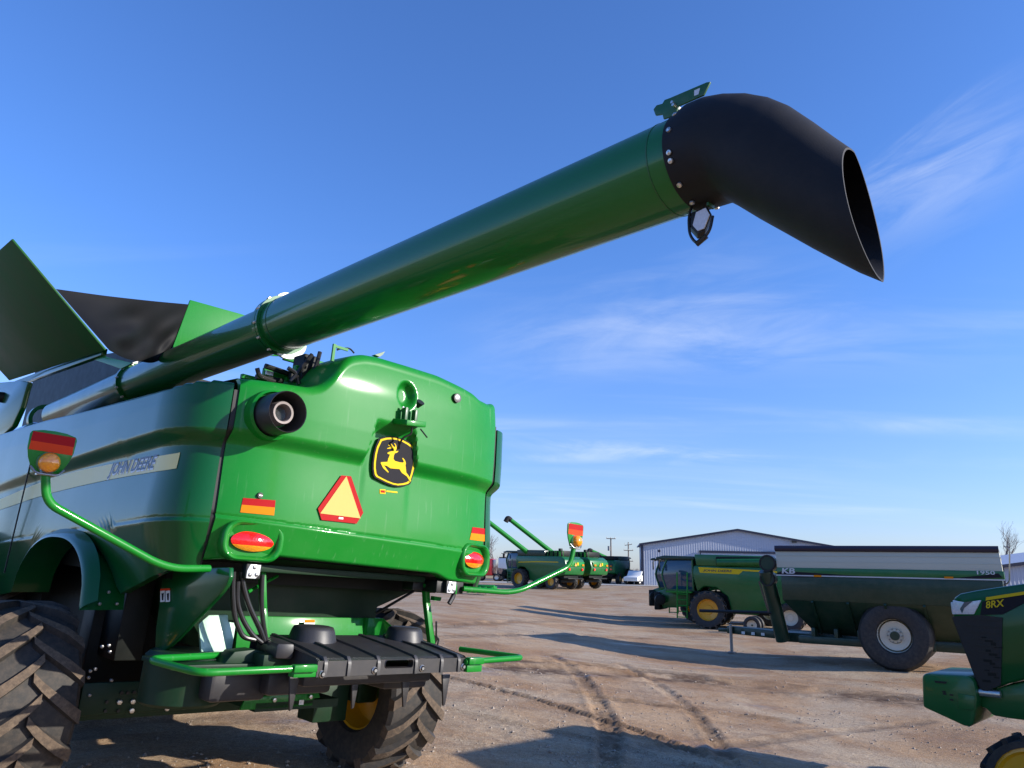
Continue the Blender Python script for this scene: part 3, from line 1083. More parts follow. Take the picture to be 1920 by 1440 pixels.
emb(DEER, 0.0395, M['decal_yellow'], 'leaping_deer', emblem)
small = strip_patch([(1068, 950), (1105, 952), (1105, 982), (1068, 978)], 0.004, M['decal_yellow'], 'small_decal', combine, 2)
strip_patch([(1110, 958), (1182, 966), (1182, 976), (1110, 968)], 0.004, M['decal_yellow'], 'decal_tail', small, 2)
strip_patch([(1074, 957), (1100, 959), (1100, 974), (1074, 971)], 0.006, M['red'], 'decal_core', small, 2)

def rrect(w, h, r, n=7):
    out = []
    for cx, cy, a0 in ((w - r, h - r, 0), (-(w - r), h - r, 90), (-(w - r), -(h - r), 180), (w - r, -(h - r), 270)):
        for i in range(n + 1):
            a = R(a0 + 90 * i / n)
            out.append((cx + r * math.cos(a), cy + r * math.sin(a)))
    return out
def tail_lamp(px, py, w, h, yaw, outw, outh):
    """oval red lamp set into a raised green surround"""
    c = hp(px, py)
    q = Matrix.Rotation(yaw, 3, 'Z')
    rows = []
    for k, (g, d) in enumerate(((1.0, 0.06), (1.0, -0.012), (0.97, -0.032), (0.90, -0.04), (0.80, -0.028), (0.74, 0.0), (0.72, 0.012))):
        rows.append([c + q @ Vector((x * g, d, y * g)) for x, y in rrect(outw, outh, min(outw, outh) * 0.8)])
    for r in rows: r.append(r[0])
    rows.append([sum(rows[-1][:-1], Vector()) / (len(rows[-1]) - 1)] * len(rows[-1]))
    b = MB().grid(rows).build('tail_lamp', M['green'], combine, smooth=60)
    for nm, lo, hi, mt in (('red_lens', -0.42, 0.995, M['lens_red']), ('amber_lens', -0.995, -0.42, M['lens_amber'])):
        rows = []
        for k in range(13):
            s = lo + (hi - lo) * k / 12
            e = (1 - s * s) ** 0.5
            rows.append([c + q @ Vector((w * e * (i / 12 - 1), -0.010 - 0.035 * max(0.0, 1 - s * s - (e * (i / 12 - 1)) ** 2), h * s)) for i in range(25)])
        MB().grid(rows).build(nm, mt, b, smooth=60)
    return b
tail_lamp(473, 1015, 0.147, 0.068, R(-8), 0.212, 0.135)
tail_lamp(888, 1050, 0.147, 0.068, R(14), 0.215, 0.138)
# round white work lamp and small lock
p = hp(854, 747)
wl = MB().cyl(p + Vector((0, 0.02, 0)), p + Vector((0, -0.03, 0)), 0.043, 0.040, 20).build('round_lamp', M['seal'], combine)
MB().lathe([(0.0, -0.036), (0.02, -0.035), (0.031, -0.031)], p, (0, 1, 0), 20).build('lamp_face', M['steel'], wl)
p = hp(487, 929)
lk = MB().cyl(p, p + Vector((0, -0.012, 0)), 0.022, 0.020, 16).build('panel_lock', M['seal'], combine)
MB().box(p + Vector((0, -0.013, 0)), (0.022, 0.006, 0.007)).build('key_slot', M['zinc'], lk)

# exhaust outlet
p = hp(512, 778)
ex = Vector((0.03, -1, 0.02)).normalized()
o_ = p - ex * 0.02
pipe = MB().lathe([(0.182, -0.05), (0.178, 0.03), (0.162, 0.045)], o_, ex, 40).build('exhaust_outlet', M['green'], combine)
MB().lathe([(0.148, 0.0), (0.146, 0.21), (0.143, 0.222), (0.138, 0.216), (0.134, 0.10), (0.09, 0.02), (0.0, 0.02)], o_, ex, 40).build('outer_sleeve', M['black'], pipe)
mp_ = MB().lathe([(0.083, 0.03), (0.082, 0.15), (0.077, 0.160), (0.062, 0.158), (0.056, 0.145), (0.055, 0.08)], o_, ex, 36).build('inner_pipe', M['muffler'], pipe)
g = MB()
x_, y_ = orth(ex)
for k in range(-6, 7):
    w = max(0.0001, 0.055 ** 2 - (k * 0.0085) ** 2) ** 0.5
    c = o_ + ex * 0.09 + x_ * (k * 0.0085)
    g.cyl(c - y_ * w, c + y_ * w, 0.0022, n=5)
g.build('spark_screen', M['steel'], pipe)

# rear view camera bracket with its hollow
p = Vector((0.145, hood_y(0.145, 2.93), 3.045))
cb = MB().prism([(p.x - 0.12, p.y - 0.0, p.z - 0.235), (p.x - 0.09, p.y - 0.15, p.z - 0.255), (p.x + 0.10, p.y - 0.15, p.z - 0.235), (p.x + 0.135, p.y - 0.0, p.z - 0.215)], (0, 0, 0.045)).build('camera_mount', M['green'], combine, bevel=0.006)
m = MB()
for dx in (-0.045, 0.052):
    m.box((p.x + dx, p.y - 0.05, p.z - 0.16), (0.028, 0.05, 0.13))
m.build('bracket_arm', M['green_old'], cb, bevel=0.003)
MB().cyl((p.x + 0.06, p.y - 0.10, p.z - 0.03), (p.x + 0.06, p.y - 0.06, p.z - 0.07), 0.035, 0.012, 12).build('camera', M['seal'], cb)
MB().tube(fillet([(p.x + 0.0, p.y - 0.10, p.z - 0.25), (p.x + 0.01, p.y - 0.09, p.z - 0.30), (p.x - 0.05, p.y - 0.06, p.z - 0.34), (p.x - 0.04, p.y + 0.0, p.z - 0.42)], 0.03), 0.008, 8).build('camera_cable', M['hose'], cb)
MB().tube([(p.x + 0.07, p.y - 0.12, p.z - 0.25), (p.x + 0.115, p.y - 0.16, p.z - 0.315)], 0.006, 8).build('latch_pin', M['hose'], cb)
for dx, dz in ((-0.055, -0.095), (-0.02, -0.095), (0.055, -0.10)):
    MB().lathe([(0.013, 0), (0.011, 0.007), (0, 0.011)], (p.x + dx, p.y - 0.03, p.z + dz), (0, -1, 0), 10).build('bolt', M['zinc'], cb)

# ---- body behind the skin
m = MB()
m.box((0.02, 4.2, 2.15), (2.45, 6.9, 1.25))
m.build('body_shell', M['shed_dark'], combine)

# ---- unloading auger: an axis of its own, almost level, over the left edge
AX, AZ, AR, ARI = 0.0, 0.0, 0.229, 0.212
_as = math.atan(0.025)
AF = Frame(CF.o + CF.m @ Vector((-0.515, 0, 3.676)), 0)
AF.m = CF.m @ Matrix.Rotation(_as * -1.0, 3, 'Z')
AF.mi = AF.m.transposed()
def ay(px, py): return AF.at(px, py, X=AX).y
fy = ay(533, 603)
TIP = ay(1290, 290) - 0.02
aug = MB().lathe([(ARI, 8.6), (ARI, fy + 0.05)], (AX, 0, AZ), (0, 1, 0), 56).build('unloading_auger', M['green_tube'], combine, smooth=60)
aug.matrix_basis = Matrix.Translation((-0.515, 0, 3.676)) @ Matrix.Rotation(-_as, 4, 'Z')
MB().lathe([(AR, fy - 0.02), (AR, TIP - 0.02)], (AX, 0, AZ), (0, 1, 0), 64).build('outer_tube', M['green_tube'], aug, smooth=60)
def ring(y, r0, r1, th, name, mat):
    return MB().lathe([(r0, y), (r1, y), (r1, y - th), (r0, y - th)], (AX, 0, AZ), (0, 1, 0), 56).build(name, mat, aug, bevel=0.0, smooth=30)
ring(fy + 0.075, ARI - 0.02, AR + 0.028, 0.05, 'flange', M['green_tube'])
def crescent(y, a0, a1, top, name):
    n = 18
    rows = [[], [], [], []]
    for i in range(n + 1):
        a = R(a0 + (a1 - a0) * i / n)
        k = math.sin(math.pi * i / n) ** 0.5
        for row, (rr, yy) in zip(rows, ((AR - 0.02, y), (AR + 0.012 + top * k, y), (AR + 0.012 + top * k, y + 0.03), (AR - 0.02, y + 0.03))):
            row.append(Vector((AX + rr * math.cos(a), yy, AZ + rr * math.sin(a))))
    return MB().grid(rows).build(name, M['flange'], aug)
ring(fy + 0.015, AR - 0.03, AR + 0.028, 0.035, 'flange', M['green_tube'])
crescent(fy - 0.01, 35, 115, 0.062, 'hinge_lug')
crescent(fy - 0.01, -95, -25, 0.062, 'hinge_lug')
ring(fy - 0.12, AR - 0.001, AR + 0.003, 0.012, 'weld_seam', M['green_old'])
fy2 = ay(262, 690)
ring(fy2 + 0.05, ARI - 0.02, ARI + 0.034, 0.08, 'flange', M['green_tube'])
crescent(fy2 - 0.02, 30, 115, 0.05, 'hinge_lug')
ring(ay(88, 765), ARI - 0.02, ARI + 0.04, 0.14, 'flange', M['green_tube'])
ring(TIP + 0.10, AR - 0.001, AR + 0.0022, 0.006, 'weld_seam', M['green_old'])
bolt_me = MB().cyl((0, 0, 0), (0, -0.045, 0), 0.014, n=6).add(*[[(0, 0, 0)], []]).mesh('bolt', M['zinc'], recalc=False)
for yy, rr, a0 in ((fy + 0.04, AR + 0.012, 10), (fy2 + 0.0, ARI + 0.018, 25)):
    for k in range(12):
        a = R(a0 + k * 30)
        inst(bpy.data.objects['unloading_auger'], aug).data = bolt_me
        b_ = COL.objects[-1]
        b_.name = 'bolt'
        b_.location = (AX + (rr + 0.012) * math.cos(a), yy - 0.005, AZ + (rr + 0.012) * math.sin(a))
# spout boot: slices from the round tube mouth to the slanted outlet
def spout():
    top = [(1285, 212), (1313, 192), (1345, 179), (1380, 173), (1415, 172), (1450, 179), (1485, 195), (1530, 227), (1570, 258), (1601, 281)]
    bot = [(1338, 378), (1352, 379), (1362, 379), (1378, 387), (1420, 412), (1470, 439), (1520, 466), (1570, 491), (1610, 510), (1652, 526)]
    rows_o, rows_i = [], []
    n = 48
    sl = []
    for i, (a, b) in enumerate(zip(top, bot)):
        A, B = AF.at(*a, X=AX), AF.at(*b, X=AX)
        if i == 0:
            A, B = Vector((AX, TIP, AZ + AR + 0.006)), Vector((AX, TIP, AZ - AR - 0.006))
        else:
            t = i / (len(top) - 1)
            c = (A + B) / 2
            A = c + (A - c) * (0.83 + 0.15 * t); B = c + (B - c) * (0.93 + 0.07 * t)
        sl.append((A, B))
    def slice_(A, B, g, wx, nar):
        c, h = (A + B) / 2, (A - B) / 2
        out = []
        for k in range(n):
            a = 2 * math.pi * k / n
            ca, sa = math.cos(a), math.sin(a)
            w = wx * (1 - nar * max(0, -sa) ** 2.5)
            out.append(c + h * (sa * g) + Vector((ca * w, 0.03 * max(0.0, ca) * nar / 0.16, 0)))
        out.append(out[0])
        return out
    dn = []
    for (a, b), (a2, b2) in zip(zip(sl, sl[1:]), zip(sl[1:], sl[2:] + [sl[-1]])):
        pass
    for i in range(len(sl) - 1):
        for t in range(3):
            k = t / 3
            A = sl[i][0].lerp(sl[i + 1][0], k); B = sl[i][1].lerp(sl[i + 1][1], k)
            dn.append((A, B, (i + k) / (len(sl) - 1)))
    dn.append((*sl[-1], 1.0))
    for A, B, t in dn:
        rows_o.append(slice_(A, B, 1.0, AR + 0.012 - 0.045 * t ** 1.5, 0.16 * t ** 2))
        rows_i.append(slice_(A, B, 0.97, AR + 0.004 - 0.045 * t ** 1.5, 0.16 * t ** 2))
    m = MB()
    m.grid(rows_o + [rows_o[-1]] + list(reversed(rows_i)))
    o = m.build('spout', M['boot'], aug, smooth=50)
    for k in range(-6, 8):
        a = R(k * 27 + 8)
        b = MB().lathe([(0.013, 0), (0.012, 0.008), (0.006, 0.009), (0.0, 0.013)], (AX + (AR + 0.012) * math.cos(a), TIP - 0.035, AZ + (AR + 0.012) * math.sin(a)), (math.cos(a), 0, math.sin(a)), 10)
        b.build('spout_bolt', M['zinc'], aug)
spout()
# latch bracket standing on the tube end
def plate(pxs, X, th, name, mat, parent, bev=0.003, fr=CF):
    P = [fr.at(*q, X=X) for q in pxs]
    return MB().prism([p - Vector((th / 2, 0, 0)) for p in P], (th, 0, 0)).build(name, mat, parent, bevel=bev)
plate([(1226, 206), (1232, 198), (1243, 195), (1247, 188), (1258, 184), (1326, 155), (1333, 154), (1320, 179), (1272, 200), (1268, 216), (1245, 224), (1243, 215), (1230, 217)], AX - 0.02, 0.012, 'latch_bracket', M['green_old'], aug, fr=AF)
plate([(1303, 171), (1314, 166), (1311, 178), (1303, 181)], AX - 0.02, 0.014, 'latch_slot', M['lamp_white'], aug, 0, fr=AF)
m = MB()
for px, py in ((1270, 200), (1272, 205)):
    c = AF.at(px, py, X=AX)
    m.cyl(c - Vector((0.05, 0, 0)), c + Vector((0.05, 0, 0)), 0.008, n=8)
m.build('latch_pin', M['zinc'], aug)
# work lamp under the tip
c = AF.at(1315, 412, X=AX)
lq = Matrix.Rotation(R(-38), 3, 'Y') @ Matrix.Rotation(R(-25), 3, 'X')
lamp = MB().prism([c + Matrix.Rotation(R(-25), 3, 'Z') @ (Vector((-0.052, 0.03, 0)) + Vector((0, 0, 0))) for _ in range(0)] or
                  [c + Vector((0.02, 0.0, 0)) + Vector((x, y, z)) for x, y, z in ((-0.02, 0.055, 0.055), (-0.02, -0.03, 0.06), (-0.02, -0.055, 0.01), (-0.02, -0.02, -0.06), (-0.02, 0.02, -0.065), (-0.02, 0.062, -0.01))], (0.05, 0.03, 0.0)).build('work_lamp', M['seal'], aug, bevel=0.004)
MB().prism([c + Vector((0.0, 0.0, 0)) + Vector((-0.006, y * 0.84 - 0.004, z * 0.84 - 0.004)) for y, z in ((0.03, 0.052), (-0.03, 0.06), (-0.055, 0.01), (-0.02, -0.06), (0.02, -0.062), (0.05, -0.02))], (-0.006, 0, 0)).build('lamp_face', M['lamp_white'], lamp)
MB().tube(fillet([c + Vector(q) for q in ((0.02, 0.03, 0.16), (0.0, 0.07, 0.05), (0.0, 0.062, -0.06), (0.0, 0.02, -0.12), (0.0, -0.045, -0.075), (0.0, -0.06, 0.0))], 0.05), 0.007, 8).build('lamp_cable', M['hose'], lamp)
MB().cyl(c + Vector((0, 0.024, -0.117)), c + Vector((0, -0.028, -0.09)), 0.013, n=8).build('cable_plug', M['hose'], lamp)
m = MB().box(c + Vector((0.02, -0.035, 0.11)), (0.05, 0.012, 0.10)).box(c + Vector((0.02, -0.0, 0.15)), (0.06, 0.09, 0.012))
m.build('lamp_bracket', M['green_old'], lamp, bevel=0.002)

# ---- grain tank
A_, B_ = at(200, 655, X=-1.37), at(25, 447, Y=at(200, 655, X=-1.37).y)
C_ = at(20, 712, X=-1.37)
D_ = C_ + (B_ - A_)
E2 = D_ + (D_ - B_) * 0.3
nrm = (B_ - A_).cross(C_ - A_).normalized() * 0.02
tank = MB().box((0.45, 5.6, 3.25), (1.36, 3.2, 0.95)).build('grain_tank', M['shed_dark'], combine)
ext_l = MB().prism([A_, B_, D_, C_], nrm).build('tank_extension', M['green_panel'], tank, bevel=0.006)
yr = 3.5
rp = [at(325, 648, Y=yr), at(357, 562, Y=yr), at(450, 588, Y=yr), at(520, 610, Y=yr), at(545, 650, Y=yr), at(530, 668, Y=yr), at(325, 660, Y=yr)]
MB().prism(rp, (0, 0.03, 0)).build('tank_extension', M['green'], tank, bevel=0.005, label='bright green rear tank extension panel beyond the auger')
T1 = A_ + (B_ - A_) * 0.56
n = 26
rows = []
b0, b1, t0, t1 = A_ + Vector((0.03, 0.02, 0.0)), at(322, 655, Y=yr + 0.02), T1 + Vector((0.0, 0.0, 0)), at(358, 571, Y=yr + 0.02)
for j in range(n + 1):
    v = j / n
    row = []
    for i in range(n + 1):
        u = i / n
        q = (b0 * (1 - u) + b1 * u) * (1 - v) + (t0 * (1 - u) + t1 * u) * v
        w = math.sin(u * math.pi)
        q = q + Vector((0.18 * w * (1 - v), 0.30 * w * (1 - v), -0.012 * w * v - 0.05 * w * (1 - v)))
        q += Vector((0, 1, 0)) * (1.05 - v) * (0.035 * w * math.sin(9 * u + 5 * v) + 0.025 * w * math.sin(14 * v - 6 * u + 1) + 0.03 * w * math.sin(5 * (u - v) * 3))
        row.append(q)
    rows.append(row)
MB().grid(rows).build('corner_tarp', M['tarp'], tank, smooth=80)
# rail along the tank edge, link plate, dark recess and raised front flank
def rod(pts, r, name, mat, parent, n=10, fr=0.04):
    return MB().tube(fillet(pts, fr) if len(pts) > 2 else [Vector(p) for p in pts], r, n).build(name, mat, parent)
q0, q1 = at(192, 652, X=-1.36), at(28, 714, X=-1.36)
MB().prism([q0, q1, q1 + Vector((0, 0, -0.075)), q0 + Vector((0, 0, -0.075))], (0.05, 0, 0)).build('tank_edge_rail', M['green_side'], tank, bevel=0.006)
lk0 = [(156, 661), (160, 657), (205, 672), (252, 688), (222, 696), (206, 690), (160, 672)]
plate([(156, 661), (162, 657), (205, 671), (250, 681), (228, 692), (212, 686), (160, 669)], -1.32, 0.02, 'link_plate', M['green'], tank)
MB().prism([at(*q, X=-1.48) for q in [(-60, 722), (5, 716), (38, 713), (52, 716), (46, 735), (38, 765), (22, 800), (5, 815), (-60, 835)]], (0.06, 0, 0)).build('front_flank', M['green_side'], tank, bevel=0.02)
p = at(4, 745, X=-1.49)
wl = MB().cyl(p + Vector((0.02, 0, 0)), p + Vector((-0.05, 0, 0)), 0.07, 0.06, 20).build('side_lamp', M['seal'], tank)
MB().cyl(p + Vector((-0.05, 0, 0)), p + Vector((-0.055, 0, 0)), 0.045, n=16).build('lamp_face', M['lamp_white'], wl)
MB().prism([(-0.30, 4.6, 2.8), (-0.30, 4.6, 4.15), (-0.30, 10.8, 4.85), (-0.30, 10.8, 2.8)], (0.05, 0, 0)).build('auger_recess', M['shed_dark'], tank)
MB().box((-0.85, 4.6, 2.62), (1.0, 7.0, 0.06)).build('auger_shelf', M['shed_dark'], combine)

# ---- engine bay seen between auger and hood
bay = MB().box((-0.45, 1.25, 2.86), (1.6, 1.7, 0.10)).build('engine_deck', M['shed_dark'], combine)
def bx(px0, py0, px1, py1, Y, d, name, mat, bev=0.004):
    a, b = at(px0, py0, Y=Y), at(px1, py1, Y=Y)
    return MB().box(((a.x + b.x) / 2, Y + d / 2, (a.z + b.z) / 2), (abs(a.x - b.x), d, abs(a.z - b.z))).build(name, mat, bay, bevel=bev)
bx(497, 688, 540, 715, 0.75, 0.04, 'bay_panel', M['green'])
bx(455, 700, 500, 720, 0.9, 0.04, 'bay_panel', M['green'])
bx(500, 694, 512, 705, 0.73, 0.02, 'bay_label', M['white'], 0)
bx(538, 706, 548, 716, 0.7, 0.05, 'bay_bracket', M['green'])
bx(556, 684, 570, 712, 0.6, 0.06, 'bay_bracket', M['green'])
bx(592, 674, 618, 716, 0.65, 0.05, 'bay_panel', M['green'])
bx(572, 662, 590, 722, 0.55, 0.18, 'bay_column', M['shed_dark'], 0.01)
bx(535, 660, 590, 690, 1.4, 0.04, 'bay_panel', M['green'])
for a, b in (((497, 686), (545, 702)), ((480, 706), (530, 715))):
    m = MB().tube([at(*a, Y=0.68), at(*b, Y=0.68)], 0.022, 8); m.build('bay_rail', M['shed_dark'], bay)
m = MB()
for a, b, c_ in (((482, 690), (486, 705), (515, 716)), ((600, 660), (592, 690), (575, 720)), ((540, 690), (556, 700), (560, 720)), ((585, 665), (565, 690), (545, 716))):
    m.tube(fillet([at(*a, Y=0.5), at(*b, Y=0.5), at(*c_, Y=0.5)], 0.1), 0.018, 8)
m.build('bay_hose', M['hose'], bay)
m = MB()
for k in range(8):
    c = at(548 + k * 9, 706 + (k % 3) * 5, Y=0.62)
    m.box(c, (0.05 + 0.02 * (k % 2), 0.05, 0.04 + 0.02 * (k % 3)))
m.build('bay_fittings', M['shed_dark'], bay, bevel=0.006, kind='stuff')
# antenna, cable and flap on the hood's crest
c = at(624, 668, Y=0.25)
m = MB().box(c + Vector((0, 0, 0.03)), (0.022, 0.02, 0.14)).box(c + Vector((0.06, 0, 0.085)), (0.13, 0.015, 0.02))
m.build('crest_bracket', M['green'], combine)
MB().tube(fillet([at(632, 656, Y=0.3), at(640, 653, Y=0.3), at(656, 653, Y=0.3), at(664, 662, Y=0.3)], 0.05), 0.007, 8).build('crest_cable', M['hose'], combine)
MB().prism([at(703, 665, Y=0.2), at(722, 659, Y=0.2), at(718, 665, Y=0.2), at(712, 669, Y=0.2)], (0, 0.05, 0)).build('crest_flap', M['green_old'], combine)

# ---- dark works under the hood
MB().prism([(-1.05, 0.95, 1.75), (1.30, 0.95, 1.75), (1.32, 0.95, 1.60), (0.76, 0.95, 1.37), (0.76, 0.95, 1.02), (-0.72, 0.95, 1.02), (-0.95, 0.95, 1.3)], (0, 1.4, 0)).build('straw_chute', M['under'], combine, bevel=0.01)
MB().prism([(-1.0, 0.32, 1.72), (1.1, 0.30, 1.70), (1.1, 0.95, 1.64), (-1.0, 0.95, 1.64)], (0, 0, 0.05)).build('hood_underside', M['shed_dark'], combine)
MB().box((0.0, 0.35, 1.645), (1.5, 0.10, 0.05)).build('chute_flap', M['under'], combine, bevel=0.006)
tb = MB().prism([(-0.58, 0.84, 1.28), (0.66, 0.84, 1.285), (0.66, 0.80, 1.0), (-0.58, 0.80, 1.0)], (0, 0.03, 0)).build('tailboard', M['green'], combine, bevel=0.006)
MB().prism([(0.55, 0.84, 1.29), (0.70, 0.84, 1.29), (0.86, 0.45, 1.06), (0.86, 0.84, 1.02), (0.55, 0.84, 1.02)], (0.02, -0.05, 0)).build('tailboard_wing', M['green'], tb, bevel=0.004)
w0 = [at(*q, Y=0.80) for q in ((570, 1163), (590, 1163), (590, 1182), (570, 1182))]
MB().prism(w0, (0, -0.004, 0)).build('warning_label', M['white'], tb, smooth=0)
w0 = [at(*q, Y=0.795) for q in ((570, 1162), (590, 1162), (590, 1167), (570, 1167))]
MB().prism(w0, (0, -0.003, 0)).build('label_header', M['amber_film'], tb, smooth=0)

# swept side shield, inner plate with sun glare painted into its colour
sw = [(430, 1064), (430, 1082), (424, 1098), (410, 1116), (388, 1140), (362, 1166), (350, 1180), (330, 1200), (306, 1222), (290, 1228), (292, 1180), (300, 1120), (306, 1066)]
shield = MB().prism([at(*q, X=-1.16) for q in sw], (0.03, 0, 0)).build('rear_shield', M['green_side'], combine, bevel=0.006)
for x0, x1 in ((301, 309), (311, 319)):
    P = [at(*q, X=-1.164) for q in ((x0, 1108), (x1, 1107), (x1, 1128), (x0, 1129))]
    lb = MB().prism(P, (-0.002, 0, 0)).build('warning_label', M['white'], shield, smooth=0)
    P = [at(*q, X=-1.167) for q in ((x0 + 2, 1113), (x1 - 2, 1112), (x1 - 3, 1126), (x0 + 3, 1125))]
    MB().prism(P, (-0.002, 0, 0)).build('label_figure', M['decal_black'], lb, smooth=0)
P = [at(*q, X=-1.164) for q in ((301, 1104), (319, 1103), (319, 1107), (301, 1108))]
MB().prism(P, (-0.002, 0, 0)).build('label_header', M['redorange'], shield, smooth=0)
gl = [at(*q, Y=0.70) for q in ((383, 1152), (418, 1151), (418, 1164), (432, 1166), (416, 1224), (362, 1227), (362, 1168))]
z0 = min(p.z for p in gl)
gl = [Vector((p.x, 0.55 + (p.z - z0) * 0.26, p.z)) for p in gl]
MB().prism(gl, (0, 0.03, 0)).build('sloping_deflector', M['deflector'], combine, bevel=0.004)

# spreader drum, dark frames low on the left
drum = MB().lathe([(0.0, 0.34), (0.24, 0.34), (0.27, 0.31), (0.27, 0.02), (0.25, 0.0), (0.0, 0.0)], (-1.0, 0.65, 0.72), (0, 0, 1), 32).build('spreader_drum', M['under'], combine)
m = MB().box((-0.55, 1.9, 1.05), (1.5, 0.25, 0.9)).box((-1.12, 1.7, 1.25), (0.2, 0.6, 0.7)).box((-0.5, 3.2, 1.2), (1.0, 2.2, 1.5))
m.build('chassis_frame', M['shed_dark'], combine, bevel=0.01)
m = MB().box((0.5, 3.6, 1.1), (1.4, 2.8, 1.2)).box((0.0, 6.0, 1.0), (2.0, 3.4, 1.2)).box((-0.62, 5.0, 1.3), (0.9, 1.6, 0.9))
m.build('chassis_block', M['shed_dark'], combine, bevel=0.01)
MB().box((-0.95, 0.35, 1.02), (0.75, 0.5, 0.03)).box((-0.6, 0.15, 1.05), (0.35, 0.3, 0.10)).build('rear_step', M['under'], combine, bevel=0.004)
MB().prism([at(*q, Y=0.15) for q in ((418, 1248), (440, 1222), (478, 1218), (512, 1226), (590, 1240), (592, 1252), (500, 1252), (440, 1252))], (0, 0.15, 0)).build('hitch_plate', M['under'], combine, bevel=0.006)

# steering axle
ax = MB().box((-0.45, 1.45, 0.62), (2.3, 0.22, 0.22)).box((-0.95, 1.31, 0.66), (0.95, 0.03, 0.22)).box((0.62, 1.40, 0.55), (0.34, 0.26, 0.34)).build('steering_axle', M['under'], combine, bevel=0.01)
pl = [at(*q, Y=0.62) for q in ((462, 1306), (520, 1303), (598, 1299), (600, 1308), (588, 1310), (586, 1323), (520, 1328), (450, 1332))]
MB().prism(pl, (0, 0.02, 0)).build('axle_plate', M['green'], ax, bevel=0.003)
MB().box((-0.10, 0.98, 0.66), (0.7, 0.72, 0.06)).build('axle_arm', M['under'], ax)
def bolts(pxs, Y, r, parent, mat=None):
    for q in pxs:
        c = at(*q, Y=Y)
        MB().cyl(c, c + Vector((0, -0.022, 0)), r, n=6).build('bolt', mat or M['zinc'], parent, bevel=0.002)
bolts([(513, 1312), (581, 1306)], 0.62, 0.017, ax)
bolts([(223, 1316), (248, 1315), (246, 1332), (315, 1311), (312, 1328)], 1.28, 0.019, ax)
for q in [(227, 1299), (239, 1299), (251, 1298), (263, 1297), (200, 1316), (197, 1333), (221, 1333)]:
    c = at(*q, Y=1.285)
    MB().cyl(c, c + Vector((0, -0.012, 0)), 0.012, n=10).build('bolt_hole', M['seal'], ax)
c = at(565, 1317, Y=0.612)
MB().box(c, (0.04, 0.004, 0.035)).build('axle_label', M['white'], ax)
bolts([(168, 1258), (178, 1254), (165, 1270), (167, 1303), (208, 1275), (203, 1110), (218, 1132), (190, 1212), (203, 1210), (205, 1222), (186, 1132)], 1.30, 0.012, ax, M['steel'])

